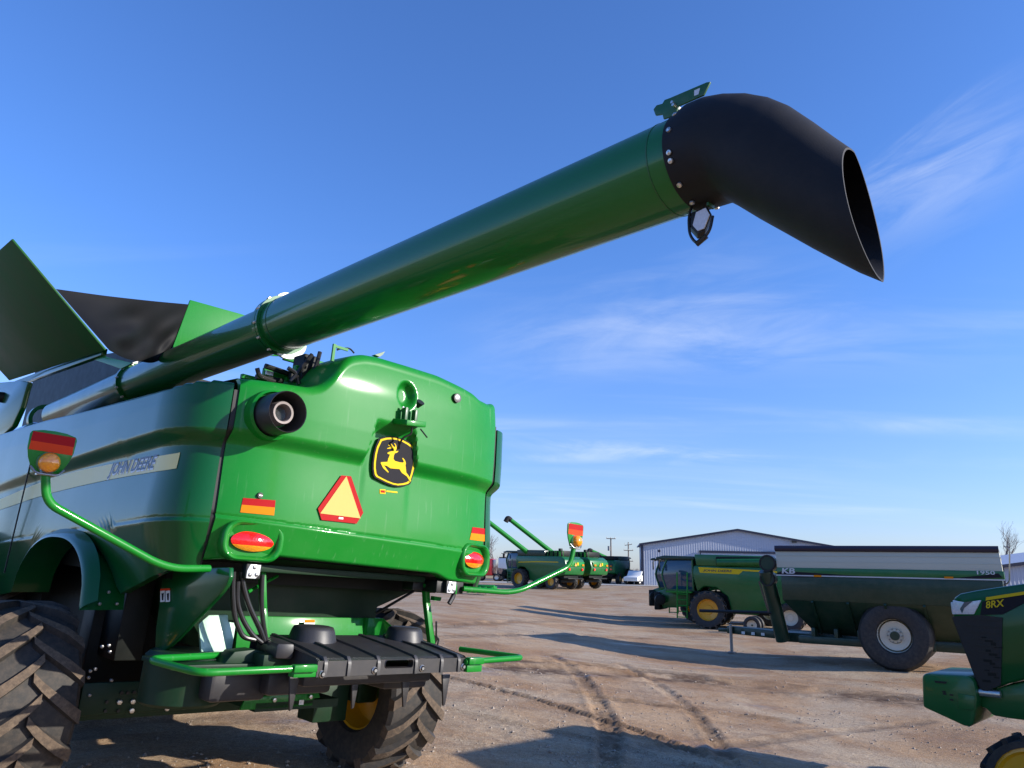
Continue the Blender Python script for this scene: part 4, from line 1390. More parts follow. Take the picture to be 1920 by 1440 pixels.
# ---- black moulded rear cover
def cover():
    fy_, by_ = -0.35, 0.48
    zf0, zf1, zb = 1.005, 1.115, 1.19
    m = MB()
    x0, x1 = -0.585, 0.700
    xs = [x0 + (x1 - x0) * i / 12 for i in range(13)]
    prof = [(fy_ + 0.03, zf0 - 0.006), (fy_, zf0), (fy_, zf1 - 0.035), (fy_ + 0.008, zf1 - 0.012), (fy_ + 0.03, zf1), (fy_ + 0.30, zf1 + 0.035), (by_ - 0.1, zb), (by_, zb - 0.01), (by_ + 0.01, zb - 0.12)]
    rows = []
    for x in xs:
        k = 0.02 * ((x - 0.06) / 0.64) ** 2
        rows.append([Vector((x + (0.06 if x < 0 else -0.09) * 0 + (y - fy_) * (-0.05 if x <= x0 else 0), y + k, z)) for y, z in prof])
    hx0, hx1, hz0, hz1 = -0.055, 0.185, 1.048, 1.098
    # front face is built round the hand slot, so the first panels are laid by hand
    m.grid([r[4:] for r in rows])
    m.grid([r[3:5] for r in rows])
    def fq(a, b, c, d):
        m.add([Vector((p[0], fy_, p[1])) for p in (a, b, c, d)], [(0, 1, 2, 3)])
    zt = zf1 - 0.012
    for a, b in ((x0, hx0), (hx1, x1)):
        fq((a, zf0), (b, zf0), (b, zt), (a, zt))
    fq((hx0, zf0), (hx1, zf0), (hx1, hz0), (hx0, hz0)); fq((hx0, hz1), (hx1, hz1), (hx1, zt), (hx0, zt))
    r_ = 0.018
    lip = [(hx0 + hx1) / 2 + x for x in (0,)]
    loop = [((hx0 + hx1) / 2 + x, (hz0 + hz1) / 2 + z) for x, z in rrect((hx1 - hx0) / 2, (hz1 - hz0) / 2, r_)]
    loop.append(loop[0])
    m.grid([[Vector((x, fy_ - 0.006, z)) for x, z in loop], [Vector(((hx0 + hx1) / 2 + (x - (hx0 + hx1) / 2) * 1.06, fy_ + 0.002, (hz0 + hz1) / 2 + (z - (hz0 + hz1) / 2) * 1.2)) for x, z in loop]])
    m.grid([[Vector((x, fy_ - 0.006, z)) for x, z in loop], [Vector((x, fy_ + 0.05, z)) for x, z in loop]])
    for x in (x0, x1):
        m.add([Vector((x, y, z)) for y, z in prof] , [tuple(range(len(prof)))])
    o = m.build('rear_cover', M['black'], combine, smooth=40, recalc=True)
    # grooves: raised bands with dark joints between them
    for px in (611, 655, 710, 780, 828, 860):
        x = at(px, 1240, Y=fy_).x
        rib = MB()
        P = [(y - 0.0, z) for y, z in prof[1:7]]
        rows = []
        for dx, up in ((-0.016, -0.004), (-0.012, 0.012), (0.012, 0.012), (0.016, -0.004)):
            rows.append([Vector((x + dx, y - (up if i < 4 else up * 0.2), z + (up if i >= 3 else 0))) for i, (y, z) in enumerate(P)])
        rib.grid(rows).build('cover_rib', M['black'], o, smooth=30)
    for px, sx in ((585, 0.165), (757, 0.150)):
        c = at(px, 1200, Y=0.24)
        MB().lathe([(sx * 1.18, -0.09), (sx * 1.06, 0.0), (sx * 0.93, 0.075), (sx * 0.85, 0.098), (sx * 0.70, 0.104), (0, 0.104)], (c.x, 0.24, 1.165), (0, 0, 1), 36).build('cover_dome', M['black'], o, smooth=50)
    for q in [(604, 1264), (702, 1257), (791, 1253), (868, 1250)]:
        c = at(*q, Y=fy_)
        b = MB().lathe([(0.024, 0.0), (0.024, 0.006), (0.019, 0.012)], c, (0, -1, 0), 14).build('cover_bolt', M['zinc'], o)
        MB().cyl(c + Vector((0, -0.005, 0)), c + Vector((0, -0.017, 0)), 0.012, n=6).build('bolt_head', M['steel'], b)
    m = MB()
    m.box((-0.60, 0.2, 1.13), (0.12, 0.55, 0.10), Matrix.Rotation(R(-14), 3, 'Z'))
    m.build('cover_wing', M['black'], o, bevel=0.02)
    MB().box((0.05, 0.18, 0.96), (1.10, 0.5, 0.12)).build('cover_skirt', M['black'], o, bevel=0.02)
    for px, w in ((668, 0.035), (763, 0.045), (837, 0.04), (553, 0.04)):
        c = at(px, 1270, Y=-0.05)
        MB().prism([c + Vector((-w, 0, 0.02)), c + Vector((w, 0, 0.02)), c + Vector((w * 0.35, 0, -0.20)), c + Vector((-w * 0.1, 0, -0.21))], (0.0, 0.02, 0)).build('spreader_vane', M['black'], o, bevel=0.003)
    m = MB()
    m.box((-0.40, 0.30, 0.90), (0.50, 0.35, 0.16)).box((0.52, 0.30, 0.90), (0.42, 0.35, 0.16)).box((-0.80, 0.40, 0.88), (0.40, 0.35, 0.20))
    m.build('spreader_shroud', M['black'], o, bevel=0.03)
    return o
cover()

# ---- step rails
def rail(pxs, name, lab):
    P = [at(q[0], q[1], Y=q[2]) for q in pxs]
    o = MB().tube(fillet(P, 0.10, 7), 0.022, 14).build(name, M['green'], combine, label=lab)
    return o
rl = rail([(592, 1252, -0.36), (375, 1262, -0.36), (276, 1236, 0.12), (424, 1228, 0.35)], 'step_rail', 'left bent green step rail')
c0, c1 = at(548, 1255, Y=-0.37), at(592, 1251, Y=-0.37)
MB().box((c0 + c1) / 2, (abs(c1.x - c0.x), 0.055, 0.045)).build('rail_sleeve', M['green'], rl, bevel=0.008)
c0, c1 = at(550, 1266, Y=-0.36), at(592, 1263, Y=-0.36)
MB().box((c0 + c1) / 2 + Vector((0, 0.03, 0)), (abs(c1.x - c0.x), 0.07, 0.035)).build('rail_foot', M['green'], rl, bevel=0.004)
rr_ = rail([(872, 1241, -0.36), (984, 1233, -0.34), (862, 1217, 0.20)], 'step_rail', 'right bent green step rail')
c0, c1 = at(876, 1240, Y=-0.37), at(904, 1238, Y=-0.37)
MB().box((c0 + c1) / 2, (abs(c1.x - c0.x), 0.055, 0.05)).build('rail_sleeve', M['green'], rr_, bevel=0.008)
MB().box((c0 + c1) / 2 + Vector((0, 0.03, -0.055)), (abs(c1.x - c0.x), 0.07, 0.05)).build('rail_foot', M['green'], rr_, bevel=0.004)

# ---- struts, hoses and flood lamps under the hood
def flat_bar(pts, w, t, name, mat):
    P = [Vector(p) for p in pts]
    m = MB()
    for a, b in zip(P, P[1:]):
        m.prism([a + Vector((-w / 2, 0, 0)), a + Vector((w / 2, 0, 0)), b + Vector((w / 2, 0, 0)), b + Vector((-w / 2, 0, 0))], (0, t, 0))
    return m.build(name, mat, combine, bevel=0.003)
flat_bar([at(495, 1072, Y=0.35), at(497, 1140, Y=0.33), at(504, 1212, Y=0.3)], 0.035, 0.06, 'strut', M['green'])
flat_bar([at(801, 1095, Y=0.35), at(803, 1130, Y=0.35), at(812, 1207, Y=0.30)], 0.05, 0.05, 'strut', M['green'])
rod([at(800, 1094, Y=0.45), at(705, 1150, Y=0.75)], 0.012, 'gas_strut', M['hose'], combine)
rod([at(818, 1165, Y=0.3), at(818, 1194, Y=0.3), at(823, 1198, Y=0.3), at(820, 1210, Y=0.3)], 0.008, 'strut_cable', M['hose'], combine, 8, 0.02)
m = MB()
for pts, r in (([(438, 1072), (436, 1110), (440, 1160), (455, 1195), (478, 1200)], 0.017), ([(452, 1072), (457, 1105), (468, 1140), (488, 1180), (496, 1205)], 0.019),
               ([(446, 1090), (444, 1130), (456, 1165), (474, 1192), (492, 1206)], 0.017), ([(492, 1078), (490, 1120), (492, 1160), (500, 1206)], 0.016)):
    MB().tube(fillet([at(*q, Y=0.22) for q in pts], 0.25, 6), r, 10).build('hydraulic_hose', M['hose'], combine)
rod([at(465, 1110, Y=0.4), at(520, 1080, Y=0.55)], 0.012, 'brace_rod', M['green'], combine)
for px, py, s in ((475, 1071, 1.0), (846, 1101, 1.2)):
    c = at(px, py, Y=0.16)
    lp_ = MB().box(c + Vector((0, 0.03, 0)), (0.115, 0.07, 0.105)).build('flood_lamp', M['seal'], combine, bevel=0.012)
    MB().prism([c + Vector((x, -0.008, z)) for x, z in ((-0.03, 0.045), (0.045, 0.045), (0.045, -0.02), (0.02, -0.048), (-0.048, -0.048), (-0.048, -0.0))], (0, 0.006, 0)).build('lamp_face', M['lamp_white'], lp_, bevel=0.002)
    for dx, dz in ((0, 0.025), (-0.025, -0.025), (0.022, -0.022)):
        MB().lathe([(0.014, 0), (0.009, 0.004), (0, 0.005)], c + Vector((dx, -0.009, dz)), (0, -1, 0), 10).build('lamp_cell', M['steel'], lp_)
m = MB().box(at(830, 1100, Y=0.3), (0.30, 0.2, 0.10)).box(at(790, 1098, Y=0.45), (0.3, 0.15, 0.08))
m.build('lamp_carrier', M['seal'], combine, bevel=0.01)
MB().prism([at(*q, Y=0.3) for q in ((815, 1118), (828, 1120), (826, 1127), (814, 1126))], (0, 0.05, 0)).build('small_hook', M['green'], combine)
rod([at(852, 1108, Y=0.2), at(850, 1118, Y=0.2), at(842, 1132, Y=0.2)], 0.02, 'release_handle', M['black'], combine, 8, 0.02)
flat_bar([at(856, 1096, Y=0.16), at(855, 1114, Y=0.16)], 0.02, 0.02, 'handle_plate', M['green'])

# ---- marker lamp arms either side
def marker(arm_px, plate_c, face_lamp, Y, lab, left):
    P = [at(q[0], q[1], Y=q[2]) for q in arm_px]
    arm = MB().tube(fillet(P, 0.16, 8), 0.0235, 14).build('marker_arm', M['green'], combine, label=lab)
    c = at(*plate_c, Y=Y)
    w, h = 0.118, 0.120
    prof = [(-w * 0.93, h * 0.86), (-w * 0.5, h * 0.97), (0, h), (w * 0.5, h * 0.97), (w * 0.93, h * 0.86), (w * 1.0, h * 0.72), (w * 0.98, h * 0.1), (w * 0.86, -h * 0.35), (w * 0.58, -h * 0.95),
            (-w * 0.58, -h * 0.95), (-w * 0.86, -h * 0.35), (-w * 0.98, h * 0.1), (-w * 1.0, h * 0.72)]
    pz = [Vector((c.x + x, c.y, c.z + z)) for x, z in prof]
    pl = MB().prism(pz, (0, 0.012, 0)).build('marker_plate', M['green'], arm, bevel=0.003)
    def band(z0, z1, mat, nm):
        k0, k1 = 0.90, 0.92
        MB().prism([Vector((c.x + x, c.y - 0.003, c.z + z)) for x, z in ((-w * k0, z1), (w * k0, z1), (w * k1, z0), (-w * k1, z0))], (0, 0.003, 0)).build(nm, mat, arm, smooth=0)
    band(h * 0.40, h * 0.84, M['red'], 'red_band'); band(h * 0.0, h * 0.40, M['redorange'], 'orange_band')
    q = Vector((c.x, c.y - 0.0, c.z - h * 0.50))
    MB().lathe([(0.060, -0.02), (0.060, 0.0), (0.055, 0.022)], q, (0, -1, 0), 28).build('lamp_base', M['zinc'], arm)
    MB().lathe([(0.055, 0.018), (0.054, 0.035), (0.045, 0.055), (0.028, 0.066), (0, 0.070)], q, (0, -1, 0), 28).build('amber_lens', M['lens_amber'], arm, smooth=60)
    MB().box((q.x, q.y, q.z - 0.066), (0.09, 0.06, 0.014)).build('lamp_foot', M['zinc'], arm, bevel=0.003)
    m = MB()
    m.tube(fillet([(c.x - w * 0.7, c.y - 0.01, c.z - h * 0.75), (c.x - w * 0.45, c.y - 0.03, q.z - 0.066), (c.x + w * 0.45, c.y - 0.03, q.z - 0.066), (c.x + w * 0.7, c.y - 0.01, c.z - h * 0.75)], 0.03), 0.006, 8)
    m.build('wire_guard', M['steel'], arm)
marker([(392, 1066, 0.10), (312, 1066, 0.02), (87, 942, 0.0), (85, 890, 0.0)], (95, 848), (88, 872), 0.0, 'left amber marker lamp arm', True)
marker([(868, 1104, 0.18), (966, 1112, 0.05), (1068, 1062, 0.0), (1076, 1026, 0.0)], (1079, 1003), (1076, 1015), 0.0, 'right amber marker lamp arm', False)

# ---- tractor-tread tyres
def lug_tyre(r, w, rim_r, n, lug_h=0.045, lug_w=0.062, flip=1, name='tyre', mats=None, smoothseg=56):
    """tyre about the X axis; lugs run from the middle to both shoulders"""
    m = MB()
    rc = r - lug_h
    prof = [(rim_r, -w * 0.36), (rim_r + 0.02, -w * 0.42), (rim_r + (rc - rim_r) * 0.45, -w * 0.50), (rc - 0.05, -w * 0.49), (rc - 0.018, -w * 0.44), (rc, -w * 0.25), (rc + 0.006, 0),
            (rc, w * 0.25), (rc - 0.018, w * 0.44), (rc - 0.05, w * 0.49), (rim_r + (rc - rim_r) * 0.45, w * 0.50), (rim_r + 0.02, w * 0.42), (rim_r, w * 0.36)]
    m.lathe(prof, (0, 0, 0), (1, 0, 0), smoothseg, 0)
    def pt(x, ang, rad):
        return Vector((x, -math.cos(ang) * rad, math.sin(ang) * rad))
    step = 2 * math.pi / n
    for side in (-1, 1):
        for k in range(n):
            a0 = k * step + (step / 2 if side > 0 else 0)
            secs = []
            for i in range(7):
                t = i / 6
                x = side * (-0.03 + (w * 0.5 + 0.025) * t)
                sweep = flip * 0.30 * (t ** 0.85) / r * 0.9
                bw = (lug_w * (0.85 + 0.35 * t)) / r
                drop = 0.0 if t < 0.7 else (t - 0.7) / 0.3 * 0.035
                top = r - drop
                base = rc - 0.02 - (0.05 * sst(0.75, 1.0, t))
                ang = a0 + sweep
                secs.append([pt(x, ang - bw * 0.62, base), pt(x, ang - bw * 0.42, top), pt(x, ang + bw * 0.42, top), pt(x, ang + bw * 0.62, base)])
            vs = [p for s in secs for p in s]
            k0 = len(m.v)
            m.v += [tuple(p) for p in vs]
            for i in range(6):
                b = k0 + i * 4
                m.f += [(b, b + 4, b + 5, b + 1), (b + 1, b + 5, b + 6, b + 2), (b + 2, b + 6, b + 7, b + 3)]
                m.mi += [0, 1, 0]
            e = k0 + 24
            m.f += [(k0, k0 + 1, k0 + 2, k0 + 3), (e, e + 3, e + 2, e + 1)]
            m.mi += [0, 1]
    return m.mesh(name, mats or [M['tyre'], M['lug']], smooth=32, recalc=True)
def rim_mesh(rim_r, w, mat, off=0.0, n=40, side=-1):
    m = MB()
    m.lathe([(rim_r + 0.03, w * 0.40), (rim_r + 0.03, w * 0.37), (rim_r - 0.005, w * 0.34), (rim_r - 0.03, w * 0.1), (rim_r - 0.05, w * 0.05 + off), (rim_r * 0.45, w * 0.02 + off), (rim_r * 0.42, w * 0.08 + off), (0, w * 0.08 + off)], (0, 0, 0), (side, 0, 0), n)
    m.lathe([(rim_r + 0.03, -w * 0.40), (rim_r + 0.03, -w * 0.37), (rim_r - 0.005, -w * 0.34), (rim_r - 0.03, -w * 0.1), (rim_r - 0.05, w * 0.05)], (0, 0, 0), (side, 0, 0), n)
    return m.mesh('rim', mat, smooth=30)
WR = 0.715
t_me = lug_tyre(WR, 0.60, 0.36, 17, lug_w=0.085, flip=-1)
r_me = rim_mesh(0.35, 0.60, M['yellow'])
for (x, y, z, tilt, rot, lab) in ((1.20, 1.42, 0.625, 0, 4, 'right rear lugged tyre'), (-1.81, 1.72, 0.575, 3, 9, 'left rear lugged tyre')):
    w = bpy.data.objects.new('rear_wheel', None)
    COL.objects.link(w); w.parent = combine; w.location = (x, y, z)
    w.rotation_euler = (R(rot), 0, R(tilt)); w['label'] = lab
    inst(t_me, w, name='tyre'); inst(r_me, w, name='rim')
    hb = MB().cyl((-0.14, 0, 0), (0.1, 0, 0), 0.13, 0.13, 20).build('hub', M['green_old'], w, bevel=0.01)
MB().box((1.0, 1.42, 0.72), (0.22, 0.30, 0.42)).build('axle_knuckle', M['under'], combine, bevel=0.03)
# front drive wheels further ahead
f_me = lug_tyre(0.98, 0.80, 0.55, 18)
fr_me = rim_mesh(0.54, 0.80, M['yellow'])
for x in (-1.45, 1.45):
    w = bpy.data.objects.new('front_wheel', None)
    COL.objects.link(w); w.parent = combine; w.location = (x, 5.6, 0.82)
    inst(f_me, w, name='tyre'); inst(fr_me, w, name='rim')
# cab, out of frame to the front
cabm = MB().box((0, 7.6, 3.2), (2.0, 1.8, 0.12)).box((0, 7.6, 2.35), (1.9, 1.7, 1.6))
cabm.build('cab', M['cab_glass'], combine, bevel=0.05)
# ladder rails beside the flank, mirrored in the glossy panel
m = MB()
for y in (6.3, 7.2):
    m.tube(fillet([(-2.35, y + 1.2, 1.2), (-2.35, y + 1.2, 2.45), (-2.15, y, 2.45), (-2.15, y, 1.6)], 0.12), 0.02, 10)
m.build('handrail', M['seal'], combine)

# ================================================================== other machines
def stand(x, y, yaw, dz=0.0):
    return Frame((x, y, ground_h(x, y) + dz), yaw)
def wheel(parent, x, y, r, w, rim_r, nm, rim_mat, far=True, tyre_mat=None, rimoff=0.0, side=-1, lug_n=0):
    e = bpy.data.objects.new(nm, None)
    COL.objects.link(e); e.parent = parent; e.location = (x, y, r - 0.02)
    key = ('T', r, w, rim_r, lug_n)
    if key not in WC:
        if lug_n:
            WC[key] = lug_tyre(r, w, rim_r, lug_n, 0.05, 0.07, mats=[M['tyre_clean'], tyre_mat or M['tyre']], smoothseg=36)
        else:
            m = MB()
            m.lathe([(rim_r, -w * 0.4), (rim_r + 0.04, -w * 0.46), (rim_r + (r - rim_r) * 0.5, -w * 0.5), (r - 0.09, -w * 0.47), (r - 0.02, -w * 0.38), (r, -w * 0.2), (r, w * 0.2), (r - 0.02, w * 0.38), (r - 0.09, w * 0.47),
                     (rim_r + (r - rim_r) * 0.5, w * 0.5), (rim_r + 0.04, w * 0.46), (rim_r, w * 0.4)], (0, 0, 0), (1, 0, 0), 48)
            WC[key] = m.mesh('tyre', tyre_mat or M['tyre_clean'])
    inst(WC[key], e, name='tyre')
    key = ('R', rim_r, w, rim_mat.name, rimoff)
    if key not in WC:
        WC[key] = rim_mesh(rim_r, w, rim_mat, rimoff)
    ro = inst(WC[key], e, name='rim')
    if side > 0:
        ro.rotation_euler = (0, 0, math.pi)
    return e
WC = {}

# ---- distant and middle combines
def background_combine(fr, label, group, style, rear=None, letters=True, spout_swung=None, auger_up=False, front_wheel=(0.92, 0.7, 0.52), rear_wheel=(0.70, 0.55, 0.36)):
    t = thing('combine_harvester', label, 'combine harvester', fr, group)
    G = M['green_far']
    r0, w0, k0 = front_wheel
    r1, w1, k1 = rear_wheel
    # origin: ground under the front axle; Y forward
    body = [(0.55, 1.75), (0.75, 2.55), (0.70, 3.05), (-4.9, 3.02), (-5.35, 2.75), (-5.55, 2.05), (-5.35, 1.35), (-4.6, 1.20), (-3.2, 1.15), (-2.3, 0.72), (-1.1, 0.75), (-0.95, 1.55), (-0.4, 1.98), (0.2, 2.02)]
    MB().prism([(-1.48, y, z) for y, z in body], (2.96, 0, 0)).build('body', G, t, bevel=0.09)
    MB().prism([(-1.1, y, z) for y, z in [(1.0, 0.8), (1.0, 1.8), (-5.0, 1.6), (-5.0, 0.95), (-3.0, 0.7)]], (2.2, 0, 0)).build('chassis', M['shed_dark'], t, bevel=0.02)
    tank = MB().prism([(-1.42, y, z) for y, z in [(0.55, 3.05), (0.65, 3.62), (-2.9, 3.58), (-2.95, 3.02)]], (2.84, 0, 0)).build('grain_tank', G if style == 'x' else M['green_cart'], t, bevel=0.05)
    if style == 'x':
        MB().box((-1.44, -1.75, 3.30), (0.10, 2.6, 0.42)).build('auger_recess', M['shed_dark'], tank, bevel=0.03)
        MB().cyl((-1.46, -0.5, 3.22), (-1.50, -4.6, 3.30), 0.19, n=16).build('unloading_auger', G, t)
    else:
        m = MB()
        m.box((0, -3.9, 3.3), (2.2, 1.6, 0.5)).box((-0.9, -4.4, 3.45), (0.3, 0.3, 0.6))
        m.build('engine_deck', M['shed_dark'], t, bevel=0.04)
        m = MB()
        for k in range(4):
            m.tube(fillet([(-1.3, -3.2 - 0.5 * k, 3.0), (-1.3, -3.2 - 0.5 * k, 3.5), (-1.3, -3.55 - 0.5 * k, 3.5), (-1.3, -3.55 - 0.5 * k, 3.0)], 0.1), 0.03, 6)
        m.build('handrail', M['green'], t)
    # yellow stripe
    if style == 'x':
        st = MB().prism([(-1.487, y, z) for y, z in [(0.38, 2.70), (0.45, 2.98), (-5.0, 2.80), (-5.0, 2.70), (-1.75, 2.83), (-1.55, 2.66)]], (-0.004, 0, 0)).build('stripe', M['decal_yellow'], t, smooth=0)
        if letters:
            lettering('letters', 'JOHN DEERE', lambda u, v: Vector((-1.495, 0.22 - u, 2.735 + v - u * 0.01)), 0.2, M['letters'], st, shear=0.2, width=1.45, height=0.14, offset=0.004)
    else:
        st = MB().prism([(-1.487, y, z) for y, z in [(0.35, 2.38), (0.35, 2.47), (-2.0, 2.55), (-4.6, 2.52), (-4.6, 2.44), (-2.0, 2.45)]], (-0.004, 0, 0)).build('stripe', M['decal_yellow'], t, smooth=0)
    # cab
    cab = MB().prism([(-0.95, y, z) for y, z in [(0.78, 1.75), (0.80, 3.35), (2.20, 3.32), (2.55, 2.6), (2.25, 1.75)]], (1.9, 0, 0)).build('cab', M['cab_glass'], t, bevel=0.05)
    MB().prism([(-1.08, y, z) for y, z in [(0.72, 3.34), (0.75, 3.52), (2.3, 3.55), (2.75, 3.45), (2.75, 3.36)]], (2.16, 0, 0)).build('cab_roof', M['green_cart'], cab, bevel=0.03)
    m = MB()
    for x in (-0.96, 0.96):
        m = MB().tube([(x, 0.82, 1.75), (x, 0.84, 3.36)], 0.06, 8).tube(fillet([(x, 2.22, 1.75), (x, 2.5, 2.6), (x, 2.18, 3.36)], 0.3), 0.045, 8)
        m.box((x, 1.5, 1.78), (0.06, 1.5, 0.12))
        m.build('cab_frame', G, cab)
    for x in (-1.0, -0.45, 0.45, 1.0):
        MB().box((x, 2.74, 3.42), (0.16, 0.06, 0.09)).build('roof_lamp', M['lamp_white'], cab)
    m = MB().box((-1.35, 2.5, 3.05), (0.16, 0.05, 0.45)).tube([(-1.0, 2.4, 3.35), (-1.35, 2.5, 3.30)], 0.025, 6)
    m.build('mirror', M['seal'], cab, bevel=0.01)
    # ladder and platform
    m = MB().box((-1.35, 1.45, 1.72), (0.75, 1.3, 0.07)).tube([(-1.72, 1.05, 0.45), (-1.72, 0.98, 2.7)], 0.035, 8).tube([(-1.72, 1.55, 0.45), (-1.72, 1.5, 2.7)], 0.035, 8)
    for k in range(5):
        m.tube([(-1.72, 1.04, 0.5 + 0.28 * k), (-1.72, 1.55, 0.5 + 0.28 * k)], 0.028, 6)
    m.build('ladder', M['green'] if style == 'x' else G, t)
    # feeder house
    m = MB().prism([(-0.75, y, z) for y, z in [(0.9, 1.75), (1.1, 1.0), (2.5, 0.85), (2.8, 1.65), (2.0, 1.95)]], (1.5, 0, 0))
    m.build('feeder_house', G, t, bevel=0.04)
    MB().box((0, 2.75, 1.22), (1.9, 0.3, 0.9)).cyl((-0.95, 2.6, 1.3), (-1.2, 2.5, 1.3), 0.28, n=12).build('feeder_face', M['shed_dark'], t, bevel=0.03)
    # rear: lamps, triangle, emblem, chopper
    rr = MB().prism([(-1.3, -5.58, 2.55), (1.3, -5.58, 2.55), (1.2, -5.62, 2.1), (-1.2, -5.62, 2.1)], (0, 0.1, 0)).build('rear_hood', rear or (M['green'] if style != 'x' else G), t, bevel=0.02)
    for x in (-1.0, 1.0):
        MB().cyl((x, -5.6, 1.85), (x, -5.50, 1.85), 0.12, n=14).build('tail_lamp', M['lens_red'], rr)
        MB().box((x, -5.66, 2.25), (0.3, 0.02, 0.16)).build('reflector', M['amber_film'], rr)
    MB().prism([(-0.35, -5.68, 2.15), (0.0, -5.68, 2.15), (-0.175, -5.68, 2.48)], (0, 0.015, 0)).build('warning_triangle', M['orange'], rr)
    MB().box((0.15, -5.67, 2.35), (0.22, 0.015, 0.26)).build('emblem', M['decal_yellow'], rr)
    m = MB().box((0, -5.1, 1.0), (2.3, 0.9, 0.12)).box((0, -4.6, 0.75), (2.4, 0.25, 0.25))
    m.build('chopper', M['shed_dark'], t, bevel=0.03)
    for s in (-1, 1):
        wheel(t, s * 1.62, 0, r0, w0, k0, 'front_wheel', M['yellow'], side=s, lug_n=18, tyre_mat=M['lug'] if style == 'x' else M['tyre_clean'])
        wheel(t, s * 1.45, -3.85, r1, w1, k1, 'rear_wheel', M['yellow'] if style != 'x' else M['cream'], side=s, lug_n=16, tyre_mat=M['lug'] if style != 'x' else None)
    if auger_up:
        a, b = Vector((-1.2, -0.6, 3.35)), Vector(auger_up)
        au = MB().cyl(a, b, 0.24, 0.22, n=14).build('unloading_auger', M['green'], t)
        d = (b - a).normalized()
        MB().tube(fillet([b - d * 0.1, b + d * 0.3, b + d * 0.55 + Vector((0, 0, -0.55))], 0.3), 0.26, 12).build('spout', M['boot'], au)
    return t

p = gpt(1326, 1180)
yaw_m = R(66)
def left_of(p, yaw, half):
    return Vector((p.x + half * math.cos(yaw), p.y + half * math.sin(yaw), 0))
q = left_of(p, yaw_m, 1.95)
mid1 = background_combine(stand(q.x, q.y, yaw_m), 'dark green combine in profile with yellow stripe and ladder, parked beyond the grain cart', 'combines standing across the yard', 'x')
q2 = Vector((q.x + 3.9 * math.cos(yaw_m) - 1.2 * math.sin(yaw_m), q.y + 3.9 * math.sin(yaw_m) + 1.2 * math.cos(yaw_m), 0))
mid2 = background_combine(stand(q2.x, q2.y, yaw_m), 'combine half hidden directly behind the dark green one with the ladder', 'combines standing across the yard', 'x', letters=False)

for t_ in (mid1, mid2):
    t_.scale = (0.89, 0.89, 0.89)
def far_pt(px, py, d):
    w = wpt(px, py, d)
    return Vector((w.x, w.y, 0))
yf = R(48)
q = far_pt(971, 1103, 72); q = left_of(q, yf, 1.9)
background_combine(stand(q.x, q.y, yf), 'distant sunlit combine with raised auger in front of a second one', 'combines standing across the yard', 's', auger_up=(-5.2, 1.9, 6.6))
q = Vector((q.x + 4.4 * math.cos(yf) - 0.3 * math.sin(yf), q.y + 4.4 * math.sin(yf) + 0.3 * math.cos(yf), 0))
background_combine(stand(q.x, q.y, yf), 'distant combine with raised auger, mostly hidden behind its neighbour', 'combines standing across the yard', 's', auger_up=(-5.2, 1.9, 6.6))
q = far_pt(1166, 1094, 98)
ydk = R(-27)
background_combine(stand(q.x - 3.8 * math.sin(-ydk) * 0, q.y + 3.8, ydk), 'distant combine in shade seen from behind, beside the metal shed', 'combines standing across the yard', 's', rear=M['green_cart'], auger_up=(-3.0, -2.2, 4.3), front_wheel=(0.95, 1.1, 0.5))  # rear hood takes a darker green, its shade put into the colour

# ---- grain cart
cw = gpt(1683, 1260)
ycart = R(57)
qc = left_of(cw, ycart, 1.62)
KF = stand(qc.x, qc.y, ycart)
cart = thing('grain_cart', 'big dark green grain cart with off-white top panel and cream wheel rims', 'grain cart', KF)
SX = -1.70
def kp(px, py, X=SX): return KF.at(px, py, X=X)
tl, tr = kp(1453, 1030), kp(1872, 1028)
zt_ = (tl.z + tr.z) / 2
zl = kp(1453, 1064).z; zm = kp(1655, 1083).z; zk = kp(1655, 1132).z
yF, yB = tl.y, tr.y
yB2 = kp(1886, 1100).y
def side_box(z0, z1, y0, y1, x0, x1, yy0=None, yy1=None):
    yy0 = y0 if yy0 is None else yy0; yy1 = y1 if yy1 is None else yy1
    vs = [(-x0, y0, z0), (x0, y0, z0), (x0, y1, z0), (-x0, y1, z0), (-x1, yy0, z1), (x1, yy0, z1), (x1, yy1, z1), (-x1, yy1, z1)]
    return MB().add([Vector(v) for v in vs], [(3, 2, 1, 0), (4, 5, 6, 7), (0, 1, 5, 4), (1, 2, 6, 5), (2, 3, 7, 6), (3, 0, 4, 7)])
zs1 = zt_ - 0.03
side_box(zl, zs1, yF - 0.02, yB2 + 0.02, 1.70, 1.68, yF, yB).build('side_boards', M['cartwhite'], cart, bevel=0.01)
m = MB()
for x in (-1.69, 1.69):
    m.cyl((x, yF, zt_), (x, yB, zt_), 0.085, n=10)
m.box((0, (yF + yB) / 2, zt_), (3.3, abs(yF - yB), 0.05))
m.build('rolled_tarp', paint('dark_roll_tarp', (0.02, 0.014, 0.03), 0.5), cart)
for k in range(1, 3):
    z = zl + (zs1 - zl) * k / 3.0 + 0.0
    MB().box((0, (yF + yB2) / 2, z), (3.40, abs(yF - yB2) - 0.05, 0.012)).build('board_rib', M['cartwhite'], cart)
side_box(zm, zl, yF - 0.02, yB2, 1.72, 1.72).build('band_panel', M['green_far'], cart, bevel=0.012)
side_box(zk, zm, yF - 0.12, yB2 + 0.05, 1.66, 1.70).build('hopper_upper', M['green_cart'], cart, bevel=0.012)
zb_ = 0.78
side_box(zb_, zk, yF - 0.75, yB2 + 0.8, 0.7, 1.66, yF - 0.12, yB2 + 0.05).build('hopper_slope', M['green_cart'], cart, bevel=0.012)
